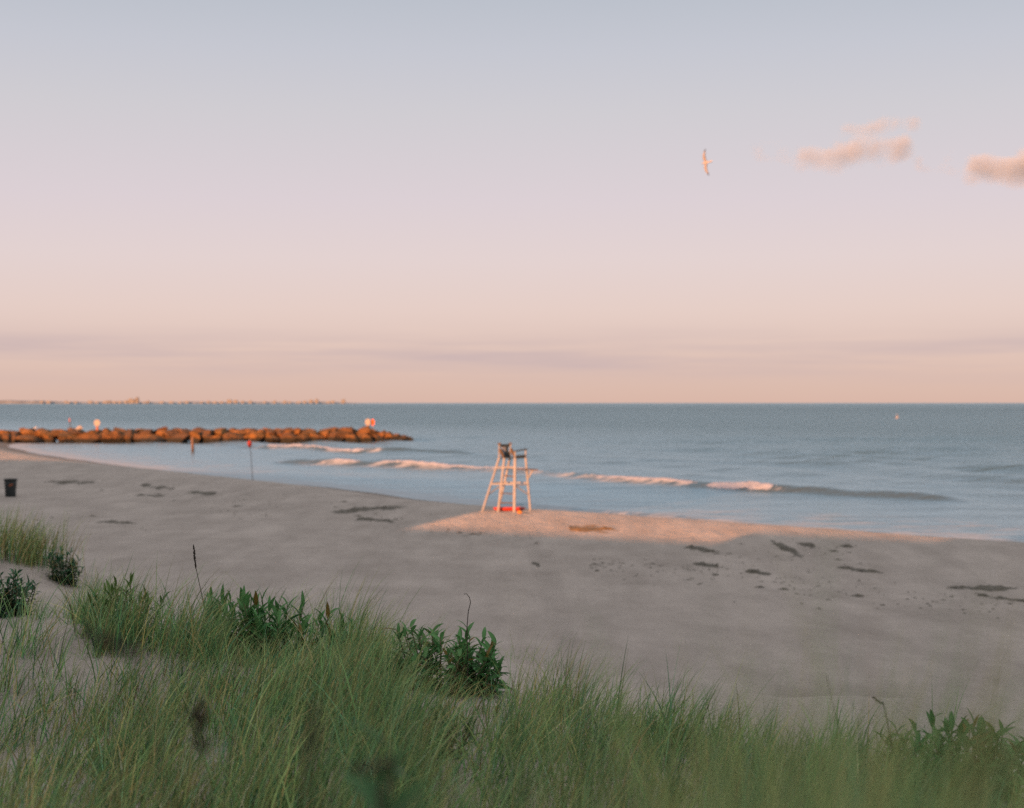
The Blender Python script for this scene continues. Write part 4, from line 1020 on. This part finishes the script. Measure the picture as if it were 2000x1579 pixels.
# ------------------------------------------------------------------ sky, sun, camera
w = bpy.data.worlds.new('World'); SC.world = w; w.use_nodes = True
nt = w.node_tree; nt.nodes.clear()
out = N(nt, 'OutputWorld'); bg = N(nt, 'Background')
tc = N(nt, 'TexCoord'); sx = N(nt, 'SeparateXYZ'); nt.links.new(tc.outputs['Generated'], sx.inputs[0])
def lin(c):
    return tuple(((a / 255) / 12.92 if a / 255 <= 0.04045 else ((a / 255 + 0.055) / 1.055) ** 2.4) for a in c)
G = 1 / 2 ** EXPO
zr = N(nt, 'MapRange'); zr.inputs['From Min'].default_value = 0; zr.inputs['From Max'].default_value = 1.0; nt.links.new(sx.outputs[2], zr.inputs[0])
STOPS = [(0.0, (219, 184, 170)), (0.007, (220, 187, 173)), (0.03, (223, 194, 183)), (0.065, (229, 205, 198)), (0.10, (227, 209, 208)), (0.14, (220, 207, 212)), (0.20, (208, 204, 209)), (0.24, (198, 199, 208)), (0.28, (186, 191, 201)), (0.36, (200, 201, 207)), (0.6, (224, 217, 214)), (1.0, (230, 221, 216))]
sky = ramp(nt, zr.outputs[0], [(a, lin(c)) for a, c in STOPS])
# faint grey-lilac bands of cloud low over the horizon
az = N(nt, 'Math', operation='ARCTAN2'); nt.links.new(sx.outputs[0], az.inputs[0]); nt.links.new(sx.outputs[1], az.inputs[1])
cb = N(nt, 'CombineXYZ'); nt.links.new(mth(nt, 'MULTIPLY', az.outputs[0], 4.0), cb.inputs[0]); nt.links.new(mth(nt, 'MULTIPLY', sx.outputs[2], 70.0), cb.inputs[1])
bn_ = noise_t(nt, cb.outputs[0], 0.8, 5, 0.55)
zn = mth(nt, 'SUBTRACT', sx.outputs[2], 0.033)
band = mth(nt, 'POWER', 2.718, mth(nt, 'MULTIPLY', mth(nt, 'MULTIPLY', zn, zn), -5500.0))
bk = N(nt, 'MapRange'); bk.inputs['From Min'].default_value = 0.38; bk.inputs['From Max'].default_value = 0.66; nt.links.new(bn_, bk.inputs[0])
fac = mth(nt, 'MULTIPLY', mth(nt, 'MULTIPLY', band, bk.outputs[0]), 1.0)
sky = mixc(nt, fac, sky, lin((198, 177, 180)))
nish = N(nt, 'TexSky', sky_type='NISHITA'); nish.sun_disc = False; nish.sun_elevation = R(SUN_EL); nish.sun_rotation = R(180 + SUN_AZ); nish.air_density = 1.0; nish.dust_density = 1.5
nm = N(nt, 'VectorMath', operation='SCALE'); nm.inputs['Scale'].default_value = 0.08; nt.links.new(nish.outputs[0], nm.inputs[0])
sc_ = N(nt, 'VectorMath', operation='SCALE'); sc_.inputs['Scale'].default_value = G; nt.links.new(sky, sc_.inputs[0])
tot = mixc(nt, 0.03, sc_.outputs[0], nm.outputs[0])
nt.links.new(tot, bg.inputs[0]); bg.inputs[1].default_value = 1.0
nt.links.new(bg.outputs[0], out.inputs[0])

sl = bpy.data.lights.new('sun', 'SUN'); sl.energy = 5.0; sl.angle = R(0.5); sl.color = (1.0, 0.36, 0.125)
so = bpy.data.objects.new('sun', sl); C.objects.link(so)
dirv = Vector((sa * math.cos(R(SUN_EL)), ca * math.cos(R(SUN_EL)), -math.sin(R(SUN_EL))))
so.rotation_euler = dirv.to_track_quat('-Z', 'Y').to_euler(); so.location = (-30, -40, 30)

cam = bpy.data.cameras.new('camera'); co = bpy.data.objects.new('camera', cam); C.objects.link(co)
co.location = (0, 0, EYE); co.rotation_euler = (R(90), 0, 0)
cam.lens = 50; cam.sensor_width = 36; cam.sensor_fit = 'HORIZONTAL'; cam.clip_start = 0.05; cam.clip_end = 90000
cam.shift_y = -(789.5 - 787) / 2000
cam.dof.use_dof = True; cam.dof.focus_distance = 9.4; cam.dof.aperture_fstop = 2.2
SC.camera = co
SC.view_settings.view_transform = 'Standard'; SC.view_settings.look = 'None'; SC.view_settings.exposure = EXPO; SC.view_settings.gamma = 1
SC.cycles.volume_bounces = 4; SC.cycles.max_bounces = 8; SC.cycles.use_denoising = False
